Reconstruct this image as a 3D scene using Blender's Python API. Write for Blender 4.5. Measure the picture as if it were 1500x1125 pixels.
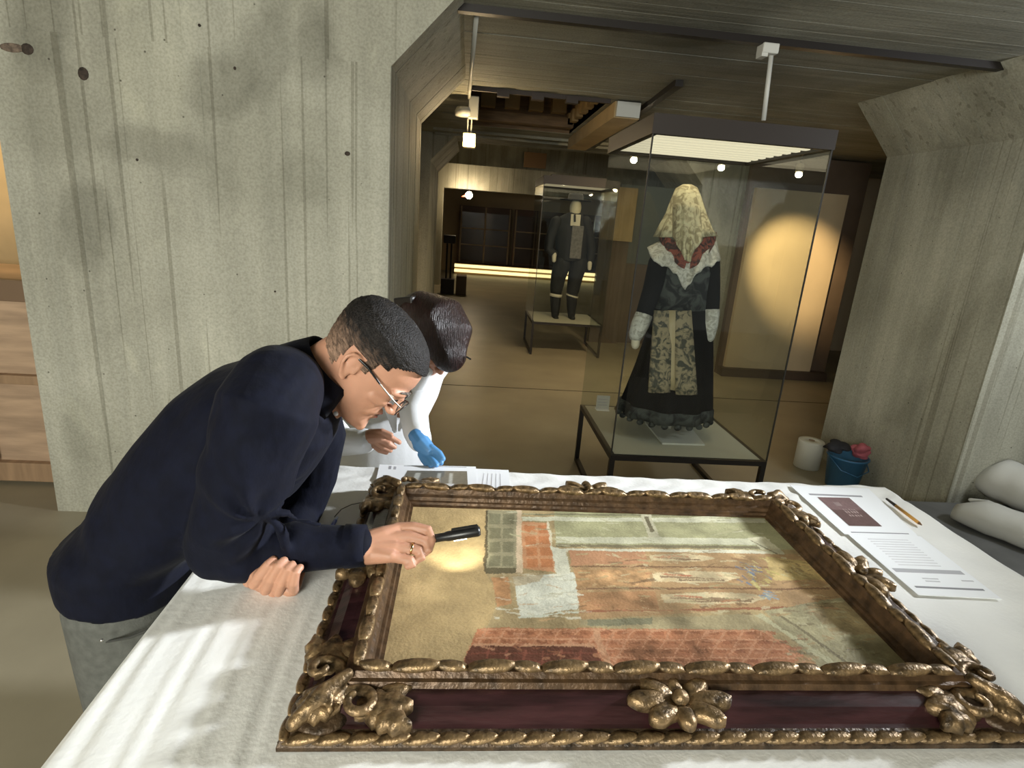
import bpy, bmesh, math, random
import numpy as np
from mathutils import Vector, Matrix
random.seed(7); RNG = np.random.default_rng(7)
for o in list(bpy.data.objects): bpy.data.objects.remove(o)
SC = bpy.context.scene
COL = SC.collection
# ------------------------------------------------------------------ camera
F_PX = 844.35; PITCH, ROLL, YAW = 0.27663, 0.07711, -0.09245; CAM = np.array([0, 0, 1.62])
def cam_rows():
    cp, sp = math.cos(PITCH), math.sin(PITCH); c, s = math.cos(ROLL), math.sin(ROLL)
    cy, sy = math.cos(YAW), math.sin(YAW)
    Rz = np.array([[cy, -sy, 0], [sy, cy, 0], [0, 0, 1]])
    fw = np.array([0, cp, -sp]); up = np.array([0, sp, cp]); rt = np.array([1., 0, 0])
    return np.array([Rz @ (c*rt + s*up), Rz @ (-s*rt + c*up), Rz @ fw])
R = cam_rows()
cd = bpy.data.cameras.new('camera'); cam = bpy.data.objects.new('camera', cd); COL.objects.link(cam)
cd.sensor_width = 36; cd.lens = F_PX/1500*36; cd.clip_start = .02; cd.clip_end = 100
M = Matrix.Identity(4)
for i in range(3):
    M[i][0] = R[0][i]; M[i][1] = R[1][i]; M[i][2] = -R[2][i]; M[i][3] = CAM[i]
cam.matrix_world = M
SC.camera = cam
def ray(x, y): return R.T @ np.array([x-750, 562.5-y, F_PX])
def PZ(x, y, z): d = ray(x, y); return Vector(CAM + d*(z-CAM[2])/d[2])
def PY(x, y, v): d = ray(x, y); return Vector(CAM + d*(v-CAM[1])/d[1])
# ------------------------------------------------------------------ world, lights, exposure
wd = bpy.data.worlds.new('world'); SC.world = wd; wd.use_nodes = True
bgn = wd.node_tree.nodes['Background']; bgn.inputs[0].default_value = (.86, .93, .85, 1); bgn.inputs[1].default_value = .22
VS = SC.view_settings; VS.view_transform = 'Standard'; VS.look = 'None'; VS.gamma = 1; VS.use_curve_mapping = False
VS.exposure = 0.48
def light(name, kind, loc, power, color, size=.1, target=None, spot=None, blend=.5, size_y=None):
    ld = bpy.data.lights.new(name, kind); ld.energy = power; ld.color = color
    if kind == 'AREA':
        ld.size = size
        if size_y: ld.shape = 'RECTANGLE'; ld.size_y = size_y
    else: ld.shadow_soft_size = size
    if kind == 'SPOT': ld.spot_size = math.radians(spot); ld.spot_blend = blend
    o = bpy.data.objects.new(name, ld); COL.objects.link(o); o.location = loc
    if target is not None:
        o.rotation_euler = (Vector(target)-Vector(loc)).to_track_quat('-Z', 'Y').to_euler()
    return o
# off the right edge: the studio lamp whose glare the photograph shows there (its beam and the spill of the same head)
LAMP = (3.4, 1.70, 2.15)
light('studio_lamp_beam_offscreen', 'SPOT', LAMP, 930, (.92, .96, 1.0), .17, (-.8, 1.30, 1.30), 46, 1.0)
light('studio_lamp_spill_offscreen', 'POINT', LAMP, 45, (.92, .96, 1.0), .17)
# behind the camera: the tall bright lamps mirrored in the far case, and what lights the face of the left pillar
light('room_lamp_behind_offscreen', 'AREA', (-1.2, -2.6, 2.2), 195, (1.0, .99, .88), 1.5, target=(-.9, 2.8, 1.3))
WARM = (1.0, .72, .36); WARM2 = (1.0, .75, .42)
# off the left edge: the warm lamp over the wooden chest that lights the wall there
light('hall_lamp_left_offscreen', 'SPOT', (-3.2, 3.75, 2.4), 30, WARM, .05, (-2.7, 4.4, 1.5), 130, .8)
# ------------------------------------------------------------------ materials
MATS = {}
def lin(c):
    return tuple(((v/255/12.92) if v/255 <= .04045 else ((v/255+.055)/1.055)**2.4) for v in c)
def mat(name, rgb, rough=.6, metal=0., noise=None, bump=None, spec=.5, coat=0., emis=None, sheen=0.):
    """rgb linear; noise=(scale, amount, stretch xyz); bump=(scale, strength, stretch)"""
    if name in MATS: return MATS[name]
    m = bpy.data.materials.new(name); m.use_nodes = True; nt = m.node_tree; b = nt.nodes['Principled BSDF']
    b.inputs['Base Color'].default_value = (*rgb, 1); b.inputs['Roughness'].default_value = rough; b.inputs['Metallic'].default_value = metal
    b.inputs['Specular IOR Level'].default_value = spec; b.inputs['Coat Weight'].default_value = coat; b.inputs['Sheen Weight'].default_value = sheen
    if emis: b.inputs['Emission Color'].default_value = (*emis[0], 1); b.inputs['Emission Strength'].default_value = emis[1]
    tc = nt.nodes.new('ShaderNodeTexCoord')
    def nz(sc, st, detail=6):
        mp = nt.nodes.new('ShaderNodeMapping'); mp.inputs['Scale'].default_value = st; nt.links.new(tc.outputs['Object'], mp.inputs[0])
        n = nt.nodes.new('ShaderNodeTexNoise'); n.inputs['Scale'].default_value = sc; n.inputs['Detail'].default_value = detail
        nt.links.new(mp.outputs[0], n.inputs['Vector']); return n
    if noise:
        n = nz(noise[0], noise[2] if len(noise) > 2 else (1, 1, 1))
        r = nt.nodes.new('ShaderNodeValToRGB'); a = noise[1]
        r.color_ramp.elements[0].position = .3; r.color_ramp.elements[1].position = .7
        r.color_ramp.elements[0].color = (*[c*(1-a) for c in rgb], 1); r.color_ramp.elements[1].color = (*[min(1, c*(1+a)) for c in rgb], 1)
        nt.links.new(n.outputs[0], r.inputs[0]); nt.links.new(r.outputs[0], b.inputs['Base Color'])
    if bump:
        n = nz(bump[0], bump[2] if len(bump) > 2 else (1, 1, 1)); bp = nt.nodes.new('ShaderNodeBump'); bp.inputs['Strength'].default_value = bump[1]; bp.inputs['Distance'].default_value = .01
        nt.links.new(n.outputs[0], bp.inputs['Height']); nt.links.new(bp.outputs[0], b.inputs['Normal'])
    MATS[name] = m; return m
def concrete(name, base, stain, streak, big=1.3, contrast=(.42, .60), spots=()):
    """board-marked concrete: streaks along the board, blotchy stains with soft outlines, pores"""
    m = bpy.data.materials.new(name); m.use_nodes = True; nt = m.node_tree; N = nt.nodes; L = nt.links; b = N['Principled BSDF']
    b.inputs['Roughness'].default_value = .75; b.inputs['Specular IOR Level'].default_value = .3
    tc = N.new('ShaderNodeTexCoord')
    def nz(sc, st, detail, dist=0):
        mp = N.new('ShaderNodeMapping'); mp.inputs['Scale'].default_value = st; L.new(tc.outputs['Object'], mp.inputs[0])
        n = N.new('ShaderNodeTexNoise'); n.inputs['Scale'].default_value = sc; n.inputs['Detail'].default_value = detail; n.inputs['Distortion'].default_value = dist
        L.new(mp.outputs[0], n.inputs['Vector']); return n
    def ramp(src, p0, c0, p1, c1):
        r = N.new('ShaderNodeValToRGB'); e = r.color_ramp.elements; e[0].position = p0; e[0].color = (*c0, 1); e[1].position = p1; e[1].color = (*c1, 1)
        L.new(src, r.inputs[0]); return r
    def mix(kind, fac, a, c):
        x = N.new('ShaderNodeMix'); x.data_type = 'RGBA'; x.blend_type = kind; x.inputs[0].default_value = fac
        L.new(a, x.inputs[6]); L.new(c, x.inputs[7]); return x.outputs[2]
    st = ramp(nz(big, (1, 1, .62), 5, .5).outputs[0], contrast[0], stain, contrast[1], base)
    stre = ramp(nz(1.0, streak, 8).outputs[0], .3, (.62, .62, .60), .68, (1.15, 1.14, 1.12))
    fine = ramp(nz(95, (1, 1, 1), 8).outputs[0], .30, (.78, .78, .76), .62, (1.06, 1.06, 1.06))
    pale = ramp(nz(5.5, (1, 1, .5), 8, .8).outputs[0], .62, (1, 1, 1), .74, (1.28, 1.28, 1.24))
    c = mix('MULTIPLY', .45, st.outputs[0], stre.outputs[0]); c = mix('MULTIPLY', .9, c, fine.outputs[0]); c = mix('MULTIPLY', .6, c, pale.outputs[0]); fl_ = ramp(nz(1.0, tuple(v*3.2 if v > 2 else v*.5 for v in streak), 2).outputs[0], .345, (.66, .65, .62), .365, (1, 1, 1)); c = mix('MULTIPLY', .8, c, fl_.outputs[0])
    if spots:
        wn = nz(2.2, (1, 1, 1), 6); wf = nz(9, (1, 1, .5), 6); ad = N.new('ShaderNodeVectorMath'); ad.operation = 'MULTIPLY_ADD'; L.new(wn.outputs['Color'], ad.inputs[0]); ad.inputs[1].default_value = (.34, 0, .34); L.new(tc.outputs['Object'], ad.inputs[2])
        ad2 = N.new('ShaderNodeVectorMath'); ad2.operation = 'MULTIPLY_ADD'; L.new(wf.outputs['Color'], ad2.inputs[0]); ad2.inputs[1].default_value = (.09, 0, .09); L.new(ad.outputs[0], ad2.inputs[2])
        for (cx_, cz_, rx_, rz_, k_) in spots:
            sb = N.new('ShaderNodeVectorMath'); sb.operation = 'SUBTRACT'; L.new(ad2.outputs[0], sb.inputs[0]); sb.inputs[1].default_value = (cx_+.215, 0, cz_+.215)
            sc = N.new('ShaderNodeVectorMath'); sc.operation = 'MULTIPLY'; L.new(sb.outputs[0], sc.inputs[0]); sc.inputs[1].default_value = (1/rx_, 0, 1/rz_)
            ln = N.new('ShaderNodeVectorMath'); ln.operation = 'LENGTH'; L.new(sc.outputs[0], ln.inputs[0])
            rm = ramp(ln.outputs['Value'], .55, (k_, k_, k_*.985), 1.0, (1, 1, 1)); c = mix('MULTIPLY', 1, c, rm.outputs[0])
    vor = N.new('ShaderNodeTexVoronoi'); vor.inputs['Scale'].default_value = 11; L.new(tc.outputs['Object'], vor.inputs['Vector'])
    pore = ramp(vor.outputs['Distance'], .035, (.25, .24, .22), .06, (1, 1, 1)); c = mix('MULTIPLY', .9, c, pore.outputs[0])
    L.new(c, b.inputs['Base Color'])
    bn = nz(1.0, tuple(v*2.2 for v in streak), 8); bp = N.new('ShaderNodeBump'); bp.inputs['Strength'].default_value = .35; bp.inputs['Distance'].default_value = .012
    L.new(bn.outputs[0], bp.inputs['Height']); bp2 = N.new('ShaderNodeBump'); bp2.inputs['Strength'].default_value = .3; bp2.inputs['Distance'].default_value = .006
    L.new(nz(60, (1, 1, 1), 6).outputs[0], bp2.inputs['Height']); L.new(bp.outputs[0], bp2.inputs['Normal']); L.new(bp2.outputs[0], b.inputs['Normal'])
    return m
CONC = concrete('concrete_vertical', (.46, .455, .385), (.31, .305, .25), (9, 9, .5), 1.3, (.42, .58))
def px_spot(x0, x1, y0, y1, k):
    a = PY((x0+x1)/2, (y0+y1)/2, 2.85); return (a.x, a.z, (x1-x0)/2*.0037, (y1-y0)/2*.0037, k)
CONC_L = concrete('concrete_stained', (.47, .462, .39), (.37, .362, .30), (9, 9, .5), 1.3, (.40, .60), [px_spot(*q) for q in ((350, 425, 20, 160, .72), (425, 495, 25, 130, .72), (300, 385, 90, 170, .76), (130, 310, 180, 250, .78), (10, 95, -60, 90, .70), (85, 150, 285, 400, .72), (420, 485, 220, 310, .82), (300, 560, 150, 340, .86), (-10, 130, 60, 230, .84), (90, 180, 560, 720, .86), (160, 300, 10, 190, 1.13))])
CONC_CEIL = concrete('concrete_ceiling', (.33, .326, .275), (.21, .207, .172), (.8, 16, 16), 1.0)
def vcol_mat(name, rough=.6, bump=None, spec=.4):
    m = bpy.data.materials.new(name); m.use_nodes = True; nt = m.node_tree; b = nt.nodes['Principled BSDF']
    a = nt.nodes.new('ShaderNodeAttribute'); a.attribute_name = 'Col'; nt.links.new(a.outputs['Color'], b.inputs['Base Color'])
    b.inputs['Roughness'].default_value = rough; b.inputs['Specular IOR Level'].default_value = spec
    if bump:
        n = nt.nodes.new('ShaderNodeTexNoise'); n.inputs['Scale'].default_value = bump[0]; bp = nt.nodes.new('ShaderNodeBump'); bp.inputs['Strength'].default_value = bump[1]; bp.inputs['Distance'].default_value = .004
        t = nt.nodes.new('ShaderNodeTexCoord'); nt.links.new(t.outputs['Object'], n.inputs['Vector'])
        nt.links.new(n.outputs[0], bp.inputs['Height']); nt.links.new(bp.outputs[0], b.inputs['Normal'])
    return m
def glass_mat():
    m = bpy.data.materials.new('clear_glass'); m.use_nodes = True; nt = m.node_tree; N = nt.nodes; N.remove(N['Principled BSDF'])
    tr = N.new('ShaderNodeBsdfTransparent'); tr.inputs[0].default_value = (.93, .95, .94, 1)
    gl = N.new('ShaderNodeBsdfGlossy'); gl.inputs['Roughness'].default_value = .01
    fr = N.new('ShaderNodeFresnel'); fr.inputs['IOR'].default_value = 1.5; mx = N.new('ShaderNodeMixShader')
    gm = N.new('ShaderNodeNewGeometry'); ml = N.new('ShaderNodeMath'); ml.operation = 'MULTIPLY'; sb = N.new('ShaderNodeMath'); sb.operation = 'SUBTRACT'; sb.inputs[0].default_value = 1
    nt.links.new(gm.outputs['Backfacing'], sb.inputs[1]); nt.links.new(fr.outputs[0], ml.inputs[0]); nt.links.new(sb.outputs[0], ml.inputs[1]); nt.links.new(ml.outputs[0], mx.inputs[0]); nt.links.new(tr.outputs[0], mx.inputs[1]); nt.links.new(gl.outputs[0], mx.inputs[2])
    nt.links.new(mx.outputs[0], N['Material Output'].inputs[0]); return m
GLASS = glass_mat()
BLACK_METAL = mat('dark_metal', (.022, .018, .016), .45, .3)
FLOOR = mat('floor_concrete', (.31, .275, .195), .42, 0, (1.6, .16), (30, .04), spec=.45)
TAN = mat('tan_board', (.52, .42, .28), .7, 0, (3, .06))
WOOD = mat('pale_wood', (.46, .32, .215), .55, 0, (3, .22, (1, 1, 8)), (20, .1, (1, 1, 10)))
OCHRE = mat('ochre_plaster', (.50, .38, .22), .8, 0, (2, .2))
BROWNW = mat('brown_wall', (.12, .085, .06), .7, 0, (2, .25))
GILT = mat('old_gilding', (.185, .122, .060), .38, .55, (55, .8), (55, .6))
GILT_DARK = mat('worn_dark_gilding', (.055, .034, .018), .45, .35, (45, .7), (60, .6))
MAROON = mat('maroon_lacquer', (.030, .0105, .0115), .28, 0, (9, .6, (1, 6, 1)), (30, .12, (1, 6, 1)), coat=.25)
CLOTHW = mat('white_table_cover', (.80, .80, .77), .75, 0, (6, .04), (90, .12), sheen=.1)
PAPER = mat('white_paper', (.84, .86, .88), .7)
INK = mat('grey_print', (.42, .43, .46), .8)
# ------------------------------------------------------------------ mesh helpers
WL = {}
def wloc(o):
    return WL.get(o.name, Vector((0, 0, 0))) if o else Vector((0, 0, 0))
def tag(o, label, cat=None, group=None, kind=None):
    if label: o['label'] = label
    if cat: o['category'] = cat
    if group: o['group'] = group
    if kind: o['kind'] = kind
    return o
def thing(name, label, cat, loc=(0, 0, 0), group=None):
    o = bpy.data.objects.new(name, None); COL.objects.link(o); o.location = loc; o.empty_display_size = .05
    WL[o.name] = Vector(loc); return tag(o, label, cat, group)
def link_mesh(name, me, m, parent=None, smooth=False, world=True):
    o = bpy.data.objects.new(name, me); COL.objects.link(o)
    if m: me.materials.clear(); me.materials.append(m)
    if smooth: me.polygons.foreach_set('use_smooth', [True]*len(me.polygons))
    if parent is not None:
        o.parent = parent; off = wloc(parent); WL[o.name] = off
        if world and off.length > 0: me.transform(Matrix.Translation(-off))
    return o
class MB:
    def __init__(s): s.v = []; s.f = []
    def add(s, vs, fs):
        n = len(s.v); s.v += [tuple(v) for v in vs]; s.f += [tuple(i+n for i in f) for f in fs]; return s
    def box(s, x0, x1, y0, y1, z0, z1):
        return s.add([(x0, y0, z0), (x1, y0, z0), (x1, y1, z0), (x0, y1, z0), (x0, y0, z1), (x1, y0, z1), (x1, y1, z1), (x0, y1, z1)],
                     [(0, 3, 2, 1), (4, 5, 6, 7), (0, 1, 5, 4), (1, 2, 6, 5), (2, 3, 7, 6), (3, 0, 4, 7)])
    def bar(s, a, b, w, h=None):
        """square bar between two points"""
        a, b = Vector(a), Vector(b); h = h or w; d = (b-a).normalized(); u = d.cross(Vector((0, 0, 1)))
        if u.length < 1e-3: u = Vector((1, 0, 0))
        u.normalize(); v = u.cross(d); vs = []
        for p in (a, b):
            for i, j in ((-1, -1), (1, -1), (1, 1), (-1, 1)): vs.append(p+u*i*w/2+v*j*h/2)
        return s.add(vs, [(0, 1, 2, 3), (7, 6, 5, 4), (0, 4, 5, 1), (1, 5, 6, 2), (2, 6, 7, 3), (3, 7, 4, 0)])
    def tube(s, pts, rad, n=12, cap=True, flat=1., side=None):
        """tube with rounded ends through pts; rad scalar or list; flat squeezes the second axis"""
        pts = [Vector(p) for p in pts]; k = len(pts); rad = [rad]*k if not hasattr(rad, '__len__') else list(rad)
        ds = []
        for i in range(k):
            d = pts[min(i+1, k-1)]-pts[max(i-1, 0)]; ds.append(d.normalized())
        P = []; 
        if cap:
            for t in (85, 60, 30): a = math.radians(t); P.append((pts[0]-ds[0]*rad[0]*math.sin(a), ds[0], rad[0]*math.cos(a)))
        for i in range(k): P.append((pts[i], ds[i], rad[i]))
        if cap:
            for t in (30, 60, 85): a = math.radians(t); P.append((pts[-1]+ds[-1]*rad[-1]*math.sin(a), ds[-1], rad[-1]*math.cos(a)))
        u = Vector(side) if side else (Vector((0, 0, 1)) if abs(ds[0].z) < .9 else Vector((1, 0, 0)))
        vs = []
        for p, d, r in P:
            u = (u-d*u.dot(d)); u.normalize(); w = d.cross(u)
            for j in range(n):
                t = 2*math.pi*j/n; vs.append(p+u*math.cos(t)*r+w*math.sin(t)*r*flat)
        m = len(P); fs = []
        for i in range(m-1):
            for j in range(n): fs.append((i*n+j, i*n+(j+1) % n, (i+1)*n+(j+1) % n, (i+1)*n+j))
        fs.append(tuple(reversed(range(n)))); fs.append(tuple((m-1)*n+j for j in range(n)))
        return s.add(vs, fs)
    def loft(s, rings, cap=True):
        n = len(rings[0]); vs = [p for r in rings for p in r]; m = len(rings); fs = []
        for i in range(m-1):
            for j in range(n): fs.append((i*n+j, i*n+(j+1) % n, (i+1)*n+(j+1) % n, (i+1)*n+j))
        if cap: fs.append(tuple(reversed(range(n)))); fs.append(tuple((m-1)*n+j for j in range(n)))
        return s.add(vs, fs)
    def lathe(s, prof, c=(0, 0, 0), n=24, wob=None):
        rings = []
        for r, z in prof:
            rings.append([(c[0]+(r+(wob(t, z) if wob else 0))*math.cos(t), c[1]+(r+(wob(t, z) if wob else 0))*math.sin(t), c[2]+z) for t in [2*math.pi*j/n for j in range(n)]])
        return s.loft(rings)
    def ell(s, c, rx, ry, rz, rot=None, n=16, m=10):
        c = Vector(c); rings = []
        for i in range(m+1):
            t = -math.pi/2+math.pi*min(max(i/m, .02), .98); ring = []
            for j in range(n):
                p = 2*math.pi*j/n; q = Vector((rx*math.cos(t)*math.cos(p), ry*math.cos(t)*math.sin(p), rz*math.sin(t)))
                ring.append(c+(rot @ q if rot else q))
            rings.append(ring)
        return s.loft(rings)
    def prism(s, poly, axis, a, b):
        """poly of 2-tuples extruded along axis 'x','y','z' from a to b"""
        def pt(p, t): return {'x': (t, p[0], p[1]), 'y': (p[0], t, p[1]), 'z': (p[0], p[1], t)}[axis]
        n = len(poly); vs = [pt(p, a) for p in poly]+[pt(p, b) for p in poly]
        fs = [tuple(range(n))[::-1], tuple(range(n, 2*n))]+[(i, (i+1) % n, n+(i+1) % n, n+i) for i in range(n)]
        return s.add(vs, fs)
    def mesh(s, name, fix=True):
        me = bpy.data.meshes.new(name); me.from_pydata(s.v, [], s.f)
        if fix:
            bm = bmesh.new(); bm.from_mesh(me); bmesh.ops.recalc_face_normals(bm, faces=bm.faces); bm.to_mesh(me); bm.free()
        me.update(); return me
    def build(s, name, m, parent=None, smooth=False, bevel=0):
        me = s.mesh(name)
        if bevel:
            bm = bmesh.new(); bm.from_mesh(me); bmesh.ops.bevel(bm, geom=bm.edges[:], offset=bevel, segments=2, affect='EDGES', profile=.5); bm.to_mesh(me); bm.free()
        return link_mesh(name, me, m, parent, smooth)
def blob(mb, voxel, smooth=6, fac=.5, name='blob'):
    """union of overlapping closed pieces as one smooth continuous mesh"""
    me = mb.mesh(name); o = bpy.data.objects.new(name, me); COL.objects.link(o)
    r = o.modifiers.new('r', 'REMESH'); r.mode = 'VOXEL'; r.voxel_size = voxel
    if smooth: sm = o.modifiers.new('s', 'SMOOTH'); sm.iterations = smooth; sm.factor = fac
    dg = bpy.context.evaluated_depsgraph_get(); ev = o.evaluated_get(dg)
    out = bpy.data.meshes.new_from_object(ev, preserve_all_data_layers=False, depsgraph=dg); bpy.data.objects.remove(o); bpy.data.meshes.remove(me)
    out.polygons.foreach_set('use_smooth', [True]*len(out.polygons)); return out
def join_meshes(name, mes):
    v = []; f = []
    for me in mes:
        n = len(v); v += [tuple(x.co) for x in me.vertices]; f += [tuple(i+n for i in p.vertices) for p in me.polygons]
    out = bpy.data.meshes.new(name); out.from_pydata(v, [], f); out.update(); out.polygons.foreach_set('use_smooth', [True]*len(out.polygons)); return out
def structure(o, label=None): return tag(o, label, None, None, 'structure')
def tree_copy(o, loc, parent=None):
    c = o.copy(); COL.objects.link(c)
    if parent: c.parent = parent
    else: c.location = loc
    for ch in list(o.children): tree_copy(ch, None, c)
    return c
# ================================================================== SETTING
H = 2.55
def boards_face(mb, x0, x1, y, z0, z1, w=.14, amp=.0025, inward=1):
    """vertical board strips on a wall that faces -y: each strip a few millimetres proud or back"""
    x = x0
    while x < x1-.001:
        e = min(x1, x+w*random.uniform(.85, 1.15)); d = random.uniform(0, amp); mb.box(x, e, y-.004-d, y+.02, z0, z1); x = e
mb = MB(); mb.box(-9, 9, -4, 22, -.1, 0)
fl = structure(mb.build('floor', FLOOR), 'brown polished concrete floor')
for pts in ([(-9, 5.47), (9, 5.6)],):
    j = MB().bar((pts[0][0], pts[0][1], .0008), (pts[1][0], pts[1][1], .0008), .014, .002).build('joint', mat('joint_dark', (.05, .042, .03), .8), fl)
# ceiling slab with the coffer hole (x -.05..1.0, y 4.75..6.6), in board strips along x
def ceil_strip(mb, x0, x1, y0, y1, amp=.004):
    y = y0
    while y < y1-.001:
        e = min(y1, y+.13*random.uniform(.85, 1.15)); mb.box(x0, x1, y+.001, e-.001, H-random.uniform(0, amp), H+.1); y = e
mb = MB(); ceil_strip(mb, -6, 9, -4, 4.72); ceil_strip(mb, -6, -.05, 4.72, 6.62); ceil_strip(mb, 1.02, 9, 4.72, 6.62); ceil_strip(mb, -6, 9, 6.62, 8.1)
mb.box(-6, 9, -4, 4.72, H+.1, H+.3); mb.box(-6, 9, 8.0, 8.1, H, 3.6); mb.box(-6, 9, 8.1, 22, 3.6, 3.75)
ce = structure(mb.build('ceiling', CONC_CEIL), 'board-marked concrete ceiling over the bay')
# coffer: recess walls, beams and blocks
CW = mat('coffer_wood', (.16, .10, .05), .7, 0, (6, .3, (1, 8, 8))); CT = mat('coffer_tan', (.36, .26, .13), .8, 0, (4, .15))
mb = MB(); mb.box(-.12, -.05, 4.72, 6.62, H, H+.5); mb.box(1.02, 1.1, 4.72, 6.62, H, H+.5); mb.box(-.12, 1.1, 6.62, 6.7, H, H+.5); mb.box(-.12, 1.1, 4.66, 4.72, H, H+.5); mb.box(-.12, 1.1, 4.66, 6.7, H+.5, H+.55)
structure(mb.build('trim_1', CW), 'dark wooden coffer recess in the ceiling')
tr1 = bpy.data.objects['trim_1']
for k, x in enumerate((.06, .31, .56, .80)):
    MB().box(x, x+.15, 6.50, 6.615, H+.18, H+.42).build('block', CT, tr1)
for k in range(3):
    y = 5.15+k*.45; MB().box(-.05, 1.02, y, y+.1, H+.28, H+.40).build('coffer_beam', CW, tr1, bevel=.01)
MB().box(-.05, 1.02, 6.36, 6.48, H+.02, H+.12).build('coffer_beam', CW, tr1, bevel=.01)
for k in range(7): MB().box(.955, 1.018, 4.86+k*.25, 4.98+k*.25, H+.05, H+.16).build('notch_block', CT, tr1)
MB().box(-.05, 1.02, 4.715, 4.74, H-.03, H+.05).build('lip', mat('lip_dark', (.03, .018, .012), .6), tr1)
for k, x in enumerate((.16, .42, .68)): MB().box(x, x+.09, 4.70, 4.76, H-.055, H-.01).build('bracket', MATS['lip_dark'], tr1)
# big tan beam beside the coffer with a pale plastic cap, dark rail
MB().box(1.06, 1.26, 4.74, 6.9, H-.12, H-.005).build('trim_2', CT); structure(bpy.data.objects['trim_2'], 'tan boxed beam hung under the ceiling beside the coffer')
MB().box(1.07, 1.25, 4.70, 4.735, H-.115, H-.01).build('cap', mat('pale_cap', (.5, .5, .46), .5), bpy.data.objects['trim_2'])
structure(MB().bar((1.28, 3.95, H-.02), (1.42, 7.3, H-.02), .05, .04).build('trim_3', BLACK_METAL), 'dark rail along the ceiling running away into the hall')
structure(MB().box(-.1, 3.0, 3.00, 3.045, H-.035, H+.002).build('trim_4', BLACK_METAL), 'long black lighting track across the ceiling')
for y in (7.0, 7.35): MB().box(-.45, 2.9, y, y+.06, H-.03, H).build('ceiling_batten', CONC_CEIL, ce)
# pillars with 45 degree haunches
def pillar(name, xe, sgn, far, y0, y1, label, m=CONC):
    """xe = edge towards the bay, far = the other edge"""
    mb = MB(); a, b = (far, xe) if sgn > 0 else (xe, far)
    boards_face(mb, a, b, y0, 0, 2.23); mb.box(a, b, y0, y1, 0, H)
    y = y0
    while y < y1-.001:
        e = min(y1, y+.14); d = random.uniform(0, .004); x = xe+sgn*d
        mb.prism([(xe-sgn*.02, 0), (x, 0), (x, 2.23), (xe-sgn*.02, 2.23)], 'y', y, e)
        mb.prism([(xe-sgn*.02, 2.23-.02), (xe+sgn*d, 2.23), (xe+sgn*(.30+d), H), (xe-sgn*.02, H)], 'y', y+.001, e-.001); y = e
    return structure(mb.build(name, m), label)
pillar('wall_left', -.375, 1, -2.04, 2.85, 4.5, 'broad board-marked grey concrete pillar with stains behind the two people', CONC_L)
wl_ = bpy.data.objects['wall_left']; HOLE = mat('hole_dark', (.045, .032, .024), .9, 0, (60, .6)); CHIP = mat('chip_rust', (.16, .12, .09), .9, 0, (60, .5))
for (px, py, r1, r2) in ((122, 108, .022, .026), (18, 70, .050, .018), (40, 72, .026, .022), (344, 100, .006, .007), (292, 37, .006, .006), (509, 225, .013, .010), (201, 234, .006, .006), (403, 427, .005, .005)):
    q = PY(px, py, 2.845); MB().ell((q.x, 2.844, q.z), r1, .004, r2, n=14, m=6).build('tie_hole', HOLE if r1 != .050 else CHIP, wl_, True)
pillar('wall_right', 2.87, -1, 5.2, 2.87, 4.09, 'grey concrete pillar lit by the lamp beside the blue bucket')
pillar('wall_hall_left', -.50, 1, -2.6, 7.4, 9.3, 'concrete pillar of the hall standing behind the broad stained pillar', CONC)
pillar('wall_hall_right', 2.95, -1, 3.6, 7.6, 9.0, 'dim concrete pillar of the hall behind the tan panel')
mb = MB(); mb.box(-6, -5.8, -4, 22, 0, 3.7); structure(mb.build('wall_far_left', OCHRE), 'ochre plastered side wall of the hall')
mb = MB(); mb.box(8.8, 9, -4, 22, 0, 3.7); structure(mb.build('wall_far_right', BROWNW), 'dark side wall of the hall')
# far end: lintel wall with opening, then back wall with glazed doors
mb = MB(); mb.box(-6, -.62, 14, 14.3, 0, 3.6); mb.box(-.62, 9, 14, 14.3, 2.22, 2.75); mb.box(-.62, 9, 14.25, 14.3, 2.75, 3.6); mb.box(3.4, 9, 14, 14.3, 0, 2.22)
structure(mb.build('wall_hall_end', CONC), 'concrete lintel wall across the far end of the hall')
MB().box(1.18, 1.68, 13.94, 14.0, 2.80, 3.12).build('wall_panel', mat('brown_panel', (.22, .13, .06), .6), bpy.data.objects['wall_hall_end'])
mb = MB(); mb.box(-6, 9, 18.0, 18.2, 0, 3.6); structure(mb.build('wall_back', mat('back_tan', (.45, .33, .18), .8)), 'tan back wall beyond the glazed doors')
DGL = mat('dark_pane', (.05, .028, .014), .25, 0, (1.5, .4)); MUL = mat('mullion', (.34, .24, .13), .6)
for n, x0 in ((1, -.28), (2, 1.30), (3, 2.9)):
    w = MB().box(x0, x0+1.5, 17.30, 17.36, .32, 1.92).build('door_%d' % n, mat('door_brown', (.09, .045, .022), .6)); structure(w, 'dark glazed sliding door with pale glazing bars')
    for c in range(2):
        for r in range(3): MB().box(x0+.08+c*.70, x0+.72+c*.70, 17.285, 17.30, .40+r*.46, .82+r*.46).build('pane', DGL, w)
    for c in range(3): MB().box(x0+.035+c*.70, x0+.075+c*.70, 17.265, 17.30, .34, 1.9).build('glazing_bar', MUL, w)
    for r in range(2): MB().box(x0+.04, x0+1.46, 17.27, 17.30, .825+r*.46, .855+r*.46).build('glazing_bar', MUL, w)
GLOW = mat('lit_strip', (.9, .8, .5), .6, emis=((1.0, .80, .38), 1.1))
st = thing('lit_step', 'low step with two glowing warm edges before the glazed doors', 'step', (0, 17.2, 0))
MB().box(-.35, 4.4, 17.05, 17.9, 0, .30).build('step_block', mat('step_tan', (.36, .25, .12), .6), st)
for z in (.06, .20): MB().box(-.35, 4.4, 17.02, 17.05, z, z+.085).build('edge_light', GLOW, st)
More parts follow.
